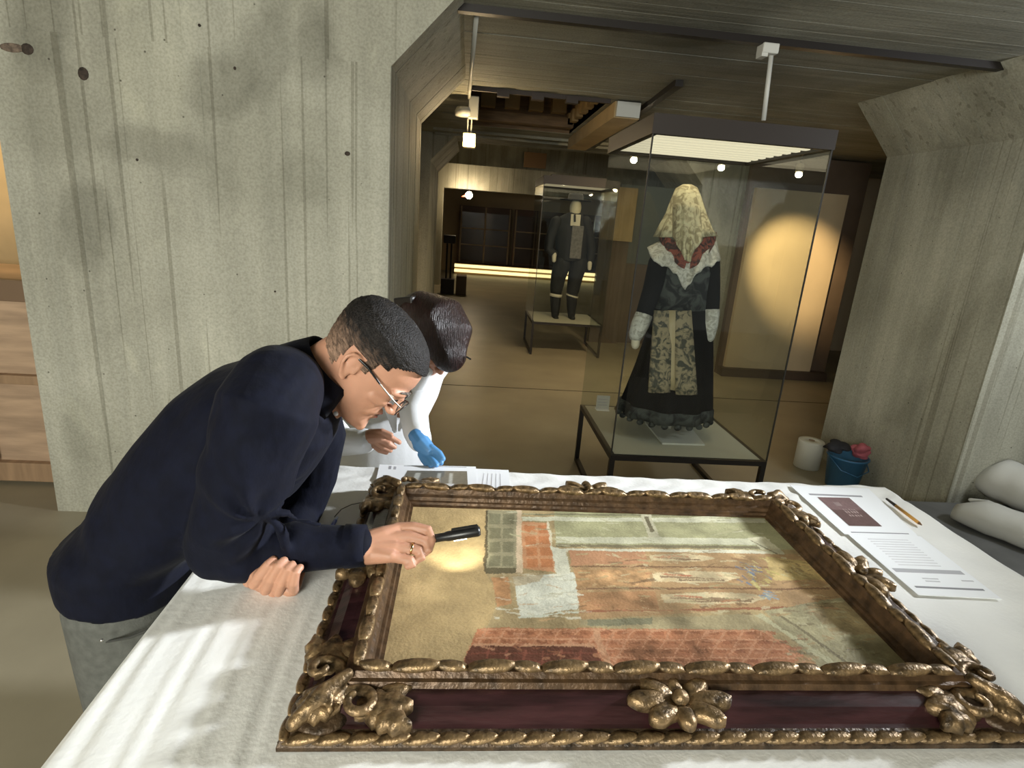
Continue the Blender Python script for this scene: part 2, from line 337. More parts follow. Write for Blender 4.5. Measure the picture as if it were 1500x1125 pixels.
# ================================================================== TABLE
TZ = .86
wt = thing('work_table', 'long table hidden under the white cover', 'table', (.44, 1.0, 0))
WT = mat('table_wood', (.35, .27, .18), .6)
MB().box(-.53, 1.41, .38, 1.64, TZ-.035, TZ-.006).build('tabletop', WT, wt)
for x in (-.40, 1.28):
    for y in (.5, 1.5): MB().box(x-.025, x+.025, y-.025, y+.025, 0, TZ-.035).build('leg', BLACK_METAL, wt)
nx, ny = 260, 170; X0, X1, Y0, Y1 = -.54, 1.42, .36, 1.652
gx, gy = np.meshgrid(np.linspace(X0, X1, nx), np.linspace(Y0, Y1, ny))
def fold(x, y):
    w = np.clip((-.16-x)/.12, 0, 1)*np.clip((1.15-y)/.25, 0, 1); ph = x+.05*y+.006*np.sin(y*9)
    z = .00115*w*(np.sin(ph*2*np.pi/.046)+.6*np.sin(ph*2*np.pi/.029+2*np.sin(y*4))+.5*np.sin(ph*2*np.pi/.09+1))
    w2 = np.clip((y-1.50)/.06, 0, 1); z += .0012*w2*(np.sin(x*60+4*np.sin(y*30))+np.sin(x*23+y*70))
    w3 = np.clip((x-1.0)/.2, 0, 1); z += .0010*w3*(np.sin(y*40+x*22)+np.sin(y*17-x*30)); return z
gz = TZ+np.maximum(fold(gx, gy), -.0035)
vs = np.stack([gx, gy, gz], -1).reshape(-1, 3).tolist(); fs = [(j*nx+i, j*nx+i+1, (j+1)*nx+i+1, (j+1)*nx+i) for j in range(ny-1) for i in range(nx-1)]
mb = MB().add(vs, fs)
def skirt(idx, out):
    base = len(mb.v); pts = [mb.v[i] for i in idx]
    for k, p in enumerate(pts): mb.v.append((p[0]+out[0]*.006, p[1]+out[1]*.006, p[2]-.012))
    for k, p in enumerate(pts):
        w = .02*math.sin(k*.35)+.012*math.sin(k*.13); mb.v.append((p[0]+out[0]*(.012+abs(w)), p[1]+out[1]*(.012+abs(w)), TZ-.30))
    n = len(pts)
    for k in range(n-1):
        mb.f.append((idx[k], idx[k+1], base+k+1, base+k)); mb.f.append((base+k, base+k+1, base+n+k+1, base+n+k))
skirt([i for i in range(nx)], (0, -1)); skirt([(ny-1)*nx+i for i in range(nx)], (0, 1)); skirt([j*nx for j in range(ny)], (-1, 0)); skirt([j*nx+nx-1 for j in range(ny)], (1, 0))
tc_ = mb.build('tablecloth', CLOTHW, None, True); tag(tc_, 'white creased protective cover spread over the work table', 'tablecloth')
# ================================================================== FRAMED PAINTING
OX0, OX1, OY0, OY1 = -.236, .98, .668, 1.498; RW = .13
FX, FY = (OX0+OX1)/2, (OY0+OY1)/2
pt = thing('framed_painting', 'unfinished oil sketch of a church interior in a carved maroon and gilt frame', 'painting', (FX, FY, TZ))
ZB = TZ+.004
# profile: u from outer edge inwards, z over table
PROF_OUT = [(0, 0), (0, .007), (.005, .014), (.015, .019), (.020, .020)]
PROF_PANEL = [(.020, .020), (.026, .022), (.046, .036), (.064, .040), (.074, .041)]
PROF_IN = [(.074, .041), (.078, .050), (.084, .052), (.090, .060), (.104, .060), (.108, .046), (.113, .040), (.116, .032), (.122, .030), (.124, .024), (.130, .022), (.130, 0), (.0, 0)]
def rail(side, prof, close=None):
    mb = MB(); rows = []
    for u, z in prof:
        x0, x1, y0, y1 = OX0+u, OX1-u, OY0+u, OY1-u
        e = {'b': ((x0, y0), (x1, y0)), 't': ((x1, y1), (x0, y1)), 'l': ((x0, y1), (x0, y0)), 'r': ((x1, y0), (x1, y1))}[side]
        rows.append([(*e[0], ZB+z), (*e[1], ZB+z)])
    vs = [p for r in rows for p in r]; fs = [(2*i, 2*i+1, 2*i+3, 2*i+2) for i in range(len(rows)-1)]
    return mb.add(vs, fs)
for s in 'btlr':
    rail(s, PROF_OUT).build('outer_moulding', GILT_DARK, pt); rail(s, PROF_PANEL).build('maroon_panel', MAROON, pt); rail(s, PROF_IN).build('inner_moulding', mat('gilt_brown', (.085, .048, .023), .38, .40, (40, .5), (60, .3)), pt)
# carved lobes: shared meshes
def lobe_mesh(name, L, r, twist):
    mb = MB(); rings = []; n = 10; m = 8
    for i in range(m+1):
        t = i/m; x = (t-.5)*L; rr = r*(.42+.58*math.sin(math.pi*min(max(t*1.02, .03), .97))**.32)
        rings.append([(x+twist*r*math.cos(a)*.9, rr*math.sin(a), rr*.85*math.cos(a)) for a in [2*math.pi*j/n for j in range(n)]])
    return mb.loft(rings).mesh(name)
lobe_a = lobe_mesh('lobe', .062, .0125, .9); lobe_b = lobe_mesh('lobe_small', .040, .0105, -.8); notch = lobe_mesh('gadroon', .038, .0105, 1.3)
for me in (lobe_a, lobe_b, notch): me.materials.append(GILT); me.polygons.foreach_set('use_smooth', [True]*len(me.polygons))
lobe_d = lobe_a.copy(); lobe_d.materials.clear(); lobe_d.materials.append(GILT)
def put(me, name, x, y, z, rz, sc=1, ry=0):
    o = bpy.data.objects.new(name, me); COL.objects.link(o); o.parent = pt; o.location = (x-FX, y-FY, z-TZ); o.rotation_euler = (0, ry, rz); o.scale = (sc, sc, sc); return o
def along(u, z, pitch, fn):
    for (a, b, rz) in (((OX0+u, OY0+u), (OX1-u, OY0+u), 0), ((OX1-u, OY0+u), (OX1-u, OY1-u), math.pi/2), ((OX1-u, OY1-u), (OX0+u, OY1-u), math.pi), ((OX0+u, OY1-u), (OX0+u, OY0+u), -math.pi/2)):
        L = math.dist(a, b); n = round(L/pitch)
        for k in range(n):
            t = (k+.5)/n; fn(k, a[0]+(b[0]-a[0])*t, a[1]+(b[1]-a[1])*t, ZB+z, rz)
along(.097, .064, .060, lambda k, x, y, z, rz: put(lobe_a if k % 2 else lobe_b, 'carved_lobe', x, y, z, rz))
along(.009, .014, .0425, lambda k, x, y, z, rz: put(notch, 'gadroon', x, y, z, rz))
# acanthus leaves
def leaf(L, W, hgt, curl=.4, lobes=3, n=12, m=6):
    """leaf along +x from origin, lying on z=0, midrib raised, tip curling"""
    mb = MB(); vs = []
    for i in range(n+1):
        t = i/n; w = W*math.sin(math.pi*min(.98, .12+.86*t))**.75*(1+.22*math.cos(lobes*2*math.pi*t)); z = hgt*math.sin(math.pi*(.15+.8*t))+curl*hgt*t*t
        for j in range(m+1):
            s_ = j/m*2-1; vs.append((L*t, w*s_, z*(1-.55*s_*s_)+.14*hgt*abs(math.sin(s_*7))))
    fs = [(i*(m+1)+j, i*(m+1)+j+1, (i+1)*(m+1)+j+1, (i+1)*(m+1)+j) for i in range(n) for j in range(m)]
    nb = len(vs); vs += [(v[0], v[1], -.004) for v in vs]; fs += [tuple(reversed([q+nb for q in f])) for f in fs]
    rim = [j for j in range(m+1)]+[i*(m+1)+m for i in range(1, n+1)]+[n*(m+1)+j for j in range(m-1, -1, -1)]+[i*(m+1) for i in range(n-1, 0, -1)]
    for k in range(len(rim)): a, b = rim[k], rim[(k+1) % len(rim)]; fs.append((a, b, b+nb, a+nb))
    return mb.add(vs, fs)
def place_leaf(parent, mbl, x, y, z, rz, tilt=0, name='leaf', m=GILT):
    me = mbl.mesh(name); me.transform(Matrix.Translation(Vector((x, y, z))) @ Matrix.Rotation(rz, 4, 'Z') @ Matrix.Rotation(tilt, 4, 'Y')); return link_mesh(name, me, m, parent, True)
def scroll(mb, c, r0, r1, turns, z0, z1, th, start=0, sgn=1, n=30):
    pts = []; rad = []
    for i in range(n+1):
        t = i/n; a = start+sgn*t*turns*2*math.pi; r = r0+(r1-r0)*t; pts.append((c[0]+r*math.cos(a), c[1]+r*math.sin(a), z0+(z1-z0)*t)); rad.append(th*(1-.55*t))
    mb.tube(pts, rad, 8)
def corner(cx, cy, sx, sy, m=GILT):
    base = MB(); u0 = .018
    # carved base pad following the L of the corner
    base.ell((cx+sx*.055, cy+sy*.055, ZB+.022), .05, .05, .012); 
    o = blob(base, .004, 4); o.name = 'corner_carving'; root = link_mesh('corner_carving', o, GILT_DARK, pt, True)
    sc = MB(); 
    scroll(sc, (cx+sx*.105, cy+sy*.042), .036, .008, 1.15, ZB+.034, ZB+.056, .0125, math.pi if sx > 0 else 0, -sx*sy)
    scroll(sc, (cx+sx*.042, cy+sy*.105), .036, .008, 1.15, ZB+.034, ZB+.056, .0125, -math.pi/2 if sy > 0 else math.pi/2, sx*sy)
    sc.tube([(cx+sx*.02, cy+sy*.02, ZB+.03), (cx+sx*.05, cy+sy*.045, ZB+.052), (cx+sx*.085, cy+sy*.08, ZB+.062)], [.012, .015, .010], 8)
    sc.tube([(cx+sx*.03, cy+sy*.06, ZB+.04), (cx+sx*.06, cy+sy*.058, ZB+.06), (cx+sx*.07, cy+sy*.03, ZB+.045)], [.009, .011, .006], 8)
    link_mesh('scroll', blob(sc, .003, 3), m, root, True)
    ax = 0 if sx > 0 else math.pi; ay = math.pi/2 if sy > 0 else -math.pi/2
    for (lx, ly, rz, L, W) in ((.105, .045, ax, .085, .030), (.13, .030, ax-sx*sy*.35, .065, .018), (.13, .062, ax+sx*sy*.30, .060, .018), (.045, .105, ay, .085, .030), (.030, .13, ay+sx*sy*.35, .065, .018), (.062, .13, ay-sx*sy*.3, .06, .018), (.05, .05, ax+sx*sy*.8, .05, .024), (.028, .03, ax+sx*sy*.2, .055, .016), (.03, .028, ay-sx*sy*.2, .055, .016)):
        place_leaf(root, leaf(L, W, .016, .5), cx+sx*lx, cy+sy*ly, ZB+.030, rz, -.05, m=m)
corner(OX0, OY0, 1, 1); corner(OX1, OY0, -1, 1); corner(OX0, OY1, 1, -1); corner(OX1, OY1, -1, -1)
def rosette(cx, cy, rz):
    c = MB().ell((cx, cy, ZB+.050), .014, .014, .012).build('rosette', GILT, pt, True)
    for a, L, W in ((.0, .075, .022), (math.pi, .075, .022), (.62, .062, .020), (math.pi-.62, .062, .020), (-.62, .062, .02), (math.pi+.62, .062, .02), (math.pi/2, .042, .017), (-math.pi/2, .042, .017)):
        place_leaf(c, leaf(L, W, .014, .6, 1), cx+.010*math.cos(a+rz), cy+.010*math.sin(a+rz), ZB+.036, a+rz, -.08)
rosette(FX, OY0+.050, 0); rosette(FX, OY1-.050, 0); rosette(OX0+.050, FY, math.pi/2); rosette(OX1-.050, FY, math.pi/2)
# the canvas: colours rasterised on a fine grid of points
cx0, cx1, cy0, cy1 = OX0+RW-.006, OX1-RW+.006, OY0+RW-.006, OY1-RW+.006; CZ = ZB+.020
nx, ny = 460, 280
gx, gy = np.meshgrid(np.linspace(cx0, cx1, nx), np.linspace(cy0, cy1, ny))
img = np.zeros((ny, nx, 3))
def snoise(sc, seed):
    r = np.random.default_rng(seed); z = np.zeros_like(gx); amp = 1
    for o in range(5):
        n = max(2, int(sc*2**o)); g = r.normal(size=(n+2, int(n*1.7)+2)); u = (gx-cx0)/(cx1-cx0)*int(n*1.7)*.999; v = (gy-cy0)/(cy1-cy0)*n*.999
        i = u.astype(int); j = v.astype(int); a = u-i; b = v-j; a = a*a*(3-2*a); b = b*b*(3-2*b)
        z += amp*((g[j, i]*(1-a)+g[j, i+1]*a)*(1-b)+(g[j+1, i]*(1-a)+g[j+1, i+1]*a)*b); amp *= .6
    return z
N1, N2 = snoise(4, 1), snoise(10, 2)
jx = gx+.0011*snoise(14, 5)+RNG.normal(0, .0006, gx.shape); jy = gy+.0011*snoise(14, 6)+RNG.normal(0, .0006, gx.shape)
def inside(poly):
    c = np.zeros(jx.shape, bool); n = len(poly)
    for i in range(n):
        x0, y0 = poly[i]; x1, y1 = poly[i-1]
        c ^= ((y0 > jy) != (y1 > jy)) & (jx < (x1-x0)*(jy-y0)/(y1-y0+1e-12)+x0)
    return c
def paint(px, rgb, var=.08, alpha=1.):
    poly = [tuple(PZ(*p, CZ)[:2]) for p in px]; m = inside(poly); col = np.array(lin(rgb))
    v = (1+var*N2+var*.6*N1)[..., None]; img[m] = img[m]*(1-alpha)+(col*np.clip(v, .3, 1.8))[m]*alpha
def pline(a, b, w, rgb, alpha=.9):
    a = np.array(PZ(*a, CZ)[:2]); b = np.array(PZ(*b, CZ)[:2]); d = b-a; L = np.linalg.norm(d); d /= L
    t = (jx-a[0])*d[0]+(jy-a[1])*d[1]; s = np.abs(-(jx-a[0])*d[1]+(jy-a[1])*d[0]); m = (t > 0) & (t < L) & (s < w*(1+.35*N2))
    img[m] = img[m]*(1-alpha)+np.array(lin(rgb))*alpha
img[:] = np.array(lin((186, 158, 108)))*(1+.07*N1+.06*N2)[..., None]
B = [(713, 735), (711, 838), (730, 872), (724, 900), (700, 935), (668, 990)]
paint(B+[(1345, 990), (1115, 735)], (168, 146, 104), .14)
paint([(812, 738), (1112, 738), (1170, 806), (815, 800)], (160, 160, 122), .07)
for y0, y1, c in ((744, 746, (205, 205, 180)), (752, 754, (120, 118, 92)), (757, 763, (200, 200, 176)), (786, 795, (196, 196, 172)), (797, 801, (120, 112, 88)), (803, 808, (205, 202, 182))):
    paint([(765 if y0 < 770 else 815, y0), (930+y0*.25, y0+3), (930+y1*.25, y1+3), (765 if y0 < 770 else 815, y1)], c, .08)
pline((1070, 757), (930, 760), .003, (205, 205, 180))
paint([(938, 750), (952, 750), (966, 788), (950, 788)], (196, 192, 165)); paint([(944, 756), (950, 756), (958, 778), (952, 780)], (110, 104, 84))
paint([(1095, 788), (1120, 786), (1150, 812), (1125, 812)], (188, 184, 158), .2); pline((1100, 792), (1140, 812), .002, (110, 104, 84))
paint([(712, 748), (757, 748), (757, 840), (711, 838)], (146, 140, 112)); pline((713, 748), (711, 838), .0025, (70, 62, 48))
for r in range(4):
    for c in range(2): y = 753+r*20.5; x = 717+c*20; paint([(x, y), (x+16, y), (x+16, y+15), (x-1, y+15)], (118, 116, 92))
paint([(711, 832), (758, 832), (758, 840), (711, 840)], (92, 86, 66)); paint([(757, 746), (764, 746), (766, 840), (757, 838)], (205, 180, 150))
paint([(764, 764), (803, 766), (814, 838), (766, 832)], (196, 136, 92)); 
for r in range(4):
    for c in range(2): y = 769+r*16.5; x = 768+c*20+r*1.2; paint([(x, y), (x+16, y), (x+17, y+12), (x+1, y+12)], (186, 112, 62))
pline((803, 764), (814, 838), .003, (214, 205, 180))
paint([(720, 845), (745, 845), (750, 885), (730, 890)], (196, 140, 90), .25); paint([(752, 845), (842, 838), (850, 893), (762, 904)], (204, 206, 194), .1)
paint([(745, 840), (800, 838), (790, 852), (750, 860)], (180, 158, 120), .1, .7); pline((760, 905), (850, 897), .0035, (190, 196, 184))
paint([(806, 800), (828, 804), (836, 840), (815, 842)], (205, 205, 188), .1)
paint([(832, 806), (1180, 812), (1262, 882), (850, 908), (842, 845)], (172, 136, 94), .13)
paint([(834, 806), (945, 808), (950, 826), (836, 828)], (182, 128, 92)); pline((836, 829), (1190, 832), .0025, (118, 82, 60)); pline((842, 862), (1215, 862), .003, (122, 84, 62)); pline((848, 896), (1170, 890), .003, (150, 84, 60))
paint([(840, 834), (950, 834), (955, 858), (844, 860)], (172, 130, 86), .35); paint([(1120, 815), (1190, 822), (1215, 850), (1135, 850)], (186, 160, 100), .25)
paint([(846, 868), (960, 866), (965, 892), (850, 894)], (176, 126, 84), .2)
# three standing figures
for (x0, x1, yy, hh) in ((950, 1050, 817, 6), (955, 1085, 845, 9), (968, 1125, 876, 9)):
    paint([(x0, yy-hh*.6), ((x0+x1)/2, yy-hh), (x1-22, yy-hh*.7), (x1, yy), (x1-22, yy+hh*.8), ((x0+x1)/2, yy+hh), (x0+4, yy+hh*.7)], (198, 178, 140), .2)
    pline((x0+12, yy), (x1-40, yy+2), .003, (140, 110, 84)); pline((x0+18, yy-hh*.4), (x0+60, yy-hh*.2), .002, (182, 96, 66)); pline((x0+40, yy+hh*.5), (x1-24, yy+hh*.5), .002, (120, 92, 70))
rq = random.Random(21)
for (bx_, by_, sx2, sy2, n_, cols_) in ((1092, 836, 17, 13, 26, ((104, 126, 158), (128, 146, 170), (86, 104, 140))), (1122, 872, 9, 9, 12, ((100, 132, 164), (130, 156, 176))), (1112, 842, 22, 24, 34, ((192, 176, 98), (206, 194, 130), (168, 148, 84))), (1160, 838, 30, 14, 26, ((190, 168, 108), (150, 124, 84), (204, 190, 140)))):
    for k in range(n_):
        x = bx_+rq.gauss(0, .5)*sx2; y = by_+rq.gauss(0, .5)*sy2; pline((x, y), (x+rq.uniform(5, 13), y+rq.uniform(1, 7)), rq.uniform(.0016, .0034), rq.choice(cols_), .8)
paint([(848, 908), (1085, 900), (1165, 906), (1150, 926), (850, 918)], (164, 150, 114), .15); paint([(858, 908), (955, 905), (955, 914), (860, 918)], (126, 124, 100), .15)
paint([(700, 920), (1108, 922), (1165, 950), (1215, 990), (668, 990)], (186, 116, 76), .12)
for r in range(4):
    for c in range(17):
        x = 712+c*27-r*8; y = 923.5+r*13.5
        if x < 1118+r*24: paint([(x+3, y+1), (x+17, y+1), (x+18, y+6), (x+2, y+6)], (158, 90, 56), .15, .85); pline((x, y), (x-7, y+12), .0016, (212, 150, 112), .7)
    pline((705-r*9, 922+r*13.5), (1120+r*26, 924+r*13.5), .0016, (214, 154, 116), .75)
paint([(690, 946), (872, 946), (888, 990), (668, 990)], (98, 44, 36), .2); pline((692, 945), (872, 945), .003, (206, 150, 112)); pline((872, 922), (892, 980), .004, (206, 150, 112)); 
for c in range(6): pline((715+c*27, 952), (712+c*27, 978), .0018, (150, 74, 58), .7)
for r in range(2): pline((690, 957+r*12), (880, 957+r*12), .0015, (140, 66, 52), .7)
paint([(1120, 895), (1250, 872), (1345, 990), (1210, 990), (1170, 945)], (158, 150, 116), .16); pline((1110, 900), (1240, 985), .006, (190, 186, 150)); pline((1120, 925), (1200, 985), .004, (206, 140, 100)); pline((1140, 900), (1262, 985), .003, (120, 110, 84))
paint([(1180, 885), (1250, 880), (1290, 930), (1220, 930)], (150, 132, 96), .35)
rs_ = random.Random(12)
for (x0, x1, y0, y1, n_, cols_) in ((735, 1120, 742, 800, 90, ((196, 194, 166), (140, 138, 106), (176, 172, 136))), (835, 1230, 806, 900, 190, ((204, 178, 132), (140, 104, 72), (190, 128, 88), (170, 160, 118), (122, 92, 66), (206, 196, 160))), (700, 1170, 922, 980, 110, ((202, 140, 104), (158, 90, 60), (186, 122, 84))), (1130, 1290, 885, 980, 80, ((184, 178, 144), (120, 108, 80), (170, 140, 96))), (720, 850, 840, 910, 50, ((214, 212, 196), (176, 172, 150), (190, 150, 104)))):
    for k in range(n_):
        x = rs_.uniform(x0, x1); y = rs_.uniform(y0, y1); dx = rs_.uniform(6, 26); pline((x, y), (x+dx, y+rs_.uniform(-4, 5)), rs_.uniform(.0012, .0032), rs_.choice(cols_), rs_.uniform(.35, .8))
g_ = img.mean(-1, keepdims=True); img = (img*.82+g_*.18)*.92+np.array((.028, .022, .010)); img = img*np.array((1.0, .99, .92))
img *= np.clip(1+.05*N2+.05*RNG.normal(size=gx.shape), .6, 1.5)[..., None]
vs = np.stack([gx, gy, np.full_like(gx, CZ)], -1).reshape(-1, 3).tolist(); fs = [(j*nx+i, j*nx+i+1, (j+1)*nx+i+1, (j+1)*nx+i) for j in range(ny-1) for i in range(nx-1)]
def vcol(o, cols):
    a = o.data.color_attributes.new('Col', 'FLOAT_COLOR', 'POINT'); c = np.ones((len(cols), 4)); c[:, :3] = np.clip(cols, 0, 1); a.data.foreach_set('color', c.ravel())
me = bpy.data.meshes.new('canvas'); me.from_pydata(vs, [], fs); me.update()
cv = link_mesh('canvas', me, vcol_mat('oil_paint', .42, (160, .25), .45), pt, True); vcol(cv, img.reshape(-1, 3)); tag(cv, 'painted canvas, church interior seen sideways with bare tan ground at one end')
# ================================================================== DISPLAY CASES
LEDP = mat('light_panel', (.35, .30, .2), .6, emis=((1.0, .84, .52), .20)); LEDS = mat('light_bar', (.5, .45, .35), .6, emis=((1.0, .90, .64), .55))
CASEB = mat('case_base_board', (.50, .48, .38), .6)
def make_case(label, loc, strips):
    """glass case .9 x .9: local origin at the front left corner on the floor"""
    t = thing('display_case', label, 'display case', loc, None); W = .9; zb = .42; zt = 2.06; X, Y, Z0 = loc
    def B(name, m, x0, x1, y0, y1, z0, z1, p=t, bv=0): return MB().box(X+x0, X+x1, Y+y0, Y+y1, z0, z1).build(name, m, p, bevel=bv)
    w = .028
    for x in (0, W-w):
        for y in (0, W-w): B('leg', BLACK_METAL, x, x+w, y, y+w, 0, zb-.03)
        B('floor_rail', BLACK_METAL, x, x+w, w, W-w, 0, w)
    for y in (0, W-w): B('frame_rail', BLACK_METAL, 0, W, y, y+w, zb-.03, zb-.002)
    for x in (0, W-w): B('frame_rail', BLACK_METAL, x, x+w, w, W-w, zb-.03, zb-.002)
    B('base_board', CASEB, w, W-w, w, W-w, zb-.02, zb)
    g = .006
    B('glass_pane', GLASS, .004, W-.004, .002, .002+g, zb, zt); B('glass_pane', GLASS, .004, W-.004, W-.002-g, W-.002, zb, zt)
    B('glass_pane', GLASS, .002, .002+g, .010, W-.010, zb, zt); B('glass_pane', GLASS, W-.002-g, W-.002, .010, W-.010, zb, zt)
    SEAM = mat('seam_dark', (.02, .018, .014), .5)
    for x in (0, W-.007): B('corner_seam', SEAM, x, x+.007, 0, .007, zb, zt)
    CAN = mat('canopy_dark', (.030, .022, .018), .55)
    c = B('canopy', CAN, -.005, W+.005, -.005, .03, zt, zt+.09)
    B('canopy_side', CAN, -.005, .03, .03, W-.03, zt, zt+.09, c); B('canopy_side', CAN, W-.03, W+.005, .03, W-.03, zt, zt+.09, c); B('canopy_side', CAN, -.005, W+.005, W-.03, W+.005, zt, zt+.09, c)
    B('canopy_top', CAN, .03, W-.03, .03, W-.03, zt+.075, zt+.09, c); B('canopy_lid', CAN, .12, W-.10, .22, W-.06, zt+.09, zt+.125, c)
    B('light_diffuser', LEDP, .03, W-.03, .03, W-.03, zt+.022, zt+.03, c)
    if strips:
        for k in range(9): B('light_strip', LEDS, .035, W-.035, .05+k*.092, .09+k*.092, zt+.012, zt+.022, c)
    light('case_light', 'AREA', (X+W/2, Y+W/2, zt-.005), 2.6, (1.0, .84, .55), .75, target=(X+W/2, Y+W/2, 0))
    return t
C1 = (.84, 2.885, 0); C2 = (.85, 7.1, 0)
make_case('glass display case with a lit louvred canopy holding the veiled costume', C1, True); make_case('glass display case holding the black hatted costume', C2, False)
# --- veiled costume
DARKV = mat('black_velvet', (.007, .0065, .007), .9, 0, (8, .3), spec=.15); LACE = None
def lace(name, base, hole, scale):
    m = bpy.data.materials.new(name); m.use_nodes = True; nt = m.node_tree; N = nt.nodes; L = nt.links; b = N['Principled BSDF']; b.inputs['Roughness'].default_value = .8
    tc = N.new('ShaderNodeTexCoord'); v = N.new('ShaderNodeTexVoronoi'); v.inputs['Scale'].default_value = scale; n = N.new('ShaderNodeTexNoise'); n.inputs['Scale'].default_value = scale*.45; n.inputs['Detail'].default_value = 4; n.inputs['Distortion'].default_value = 1.5
    L.new(tc.outputs['Object'], v.inputs['Vector']); L.new(tc.outputs['Object'], n.inputs['Vector'])
    r = N.new('ShaderNodeValToRGB'); r.color_ramp.elements[0].position = .42; r.color_ramp.elements[0].color = (*hole, 1); r.color_ramp.elements[1].position = .56; r.color_ramp.elements[1].color = (*base, 1); L.new(n.outputs[0], r.inputs[0])
    L.new(r.outputs[0], b.inputs['Base Color']); bp = N.new('ShaderNodeBump'); bp.inputs['Strength'].default_value = .5; bp.inputs['Distance'].default_value = .006; L.new(v.outputs['Distance'], bp.inputs['Height']); L.new(bp.outputs[0], b.inputs['Normal']); return m
LACE_Y = lace('ivory_lace', (.50, .45, .29), (.25, .21, .12), 42); LACE_W = lace('white_lace', (.50, .49, .44), (.32, .31, .27), 60)
BROC = lace('brocade', (.25, .205, .125), (.045, .045, .032), 48); EMB = lace('embroidered_black', (.05, .055, .05), (.005, .006, .0065), 26); REDF = lace('red_floral', (.20, .05, .03), (.03, .015, .012), 50)
yk = 3.34
fc = thing('costumed_mannequin', 'headless mannequin in a long dark dress with ivory lace veil and white shawl', 'mannequin', PZ(985, 640, .42))
ctr = PY(985, 560, yk); cxk = ctr.x
def ringw(pl, pr, y, dy, n=48, wob=0, k=9, ph=0):
    """ring whose left and right silhouettes sit at the pixels pl, pr"""
    a, b = PY(*pl, y), PY(*pr, y); c = (a+b)/2; rx = (b-a)/2
    return [c+rx*math.cos(t)*(1+wob*math.sin(k*t+ph))+Vector((0, dy*math.sin(t)*(1+wob*math.sin(k*t+ph)), 0)) for t in [2*math.pi*j/n for j in range(n)]]
skirt_r = [ringw((958, 452), (1040, 452), yk, .115, wob=.01), ringw((948, 490), (1042, 485), yk, .16, wob=.03), ringw((934, 535), (1040, 530), yk, .20, wob=.045), ringw((915, 585), (1038, 590), yk, .24, wob=.055), ringw((908, 600), (1036, 606), yk, .245, wob=.06)]
me = MB().loft(skirt_r).mesh('skirt'); link_mesh('skirt', me, DARKV, fc, True)
hb = MB().loft([ringw((911, 586), (1039, 591), yk, .252, wob=.055), ringw((906, 601), (1037, 607), yk, .258, wob=.06)]); link_mesh('embroidered_hem', hb.mesh('embroidered_hem'), EMB, fc, True)
for k in range(24):
    t = 2*math.pi*k/24; c = (PY(906, 603, yk)+PY(1037, 609, yk))/2; rx = (PY(1037, 609, yk)-PY(906, 603, yk)).length/2
    MB().ell(c+Vector((rx*math.cos(t), .255*math.sin(t), 0)), .022, .012, .018, n=10, m=6).build('scallop', EMB, fc, True)
# apron: two brocade panels on the skirt front
for (a, b) in (((972, 455), (966, 575)), ((1000, 455), (1006, 578))):
    mb = MB(); rows = []
    for i in range(9):
        t = i/8; px = a[0]+(b[0]-a[0])*t; py = a[1]+(b[1]-a[1])*t; hw = 13+3*t; yy = yk-.135-.115*t; cc = PY(px, py, yy); l = PY(px-hw, py, yy); r = PY(px+hw, py, yy); rows.append([l+(r-l)*j/6+Vector((0, -.012*math.sin(math.pi*j/6)-.004*math.sin(j*2.1), 0)) for j in range(7)]+[l+(r-l)*j/6+Vector((0, .02, 0)) for j in range(6, -1, -1)])
    link_mesh('apron_panel', mb.loft(rows).mesh('apron_panel'), BROC, fc, True)
mb = MB(); rows = []
for i in range(6):
    t = i/5; yy = yk-.14-.10*t; l, r = PY(979-2*t, 455+115*t, yy), PY(992, 455+118*t, yy); rows.append([l, r, r+Vector((0, .02, 0)), l+Vector((0, .02, 0))])
link_mesh('apron_panel', mb.loft(rows).mesh('apron_panel'), mat('silk_straw', (.36, .29, .16), .5), fc, True)
bod = MB().loft([ringw((962, 372), (1040, 372), yk, .10), ringw((960, 400), (1046, 398), yk, .115), ringw((962, 430), (1042, 428), yk, .105), ringw((960, 458), (1040, 456), yk, .11)]); link_mesh('bodice', bod.mesh('bodice'), EMB, fc, True)
for pts in (((966, 385), (955, 425), (943, 462), (932, 490)), ((1038, 385), (1041, 425), (1041, 455), (1036, 492))):
    P = [PY(*p, yk-.02-.02*i) for i, p in enumerate(pts)]
    link_mesh('sleeve', blob(MB().tube(P[:3], [.065, .055, .05], 14), .01, 3), DARKV, fc, True)
    link_mesh('lace_cuff', blob(MB().tube([P[2], (P[2]+P[3])/2, P[3]], [.052, .054, .045], 14), .008, 2), LACE_W, fc, True)
    hnd = MB(); hnd.tube([P[3], P[3]+Vector((0, -.01, -.06))], [.03, .026], 10)
    link_mesh('hand', blob(hnd, .006, 3), mat('mannequin_cream', (.62, .56, .42), .6), fc, True)
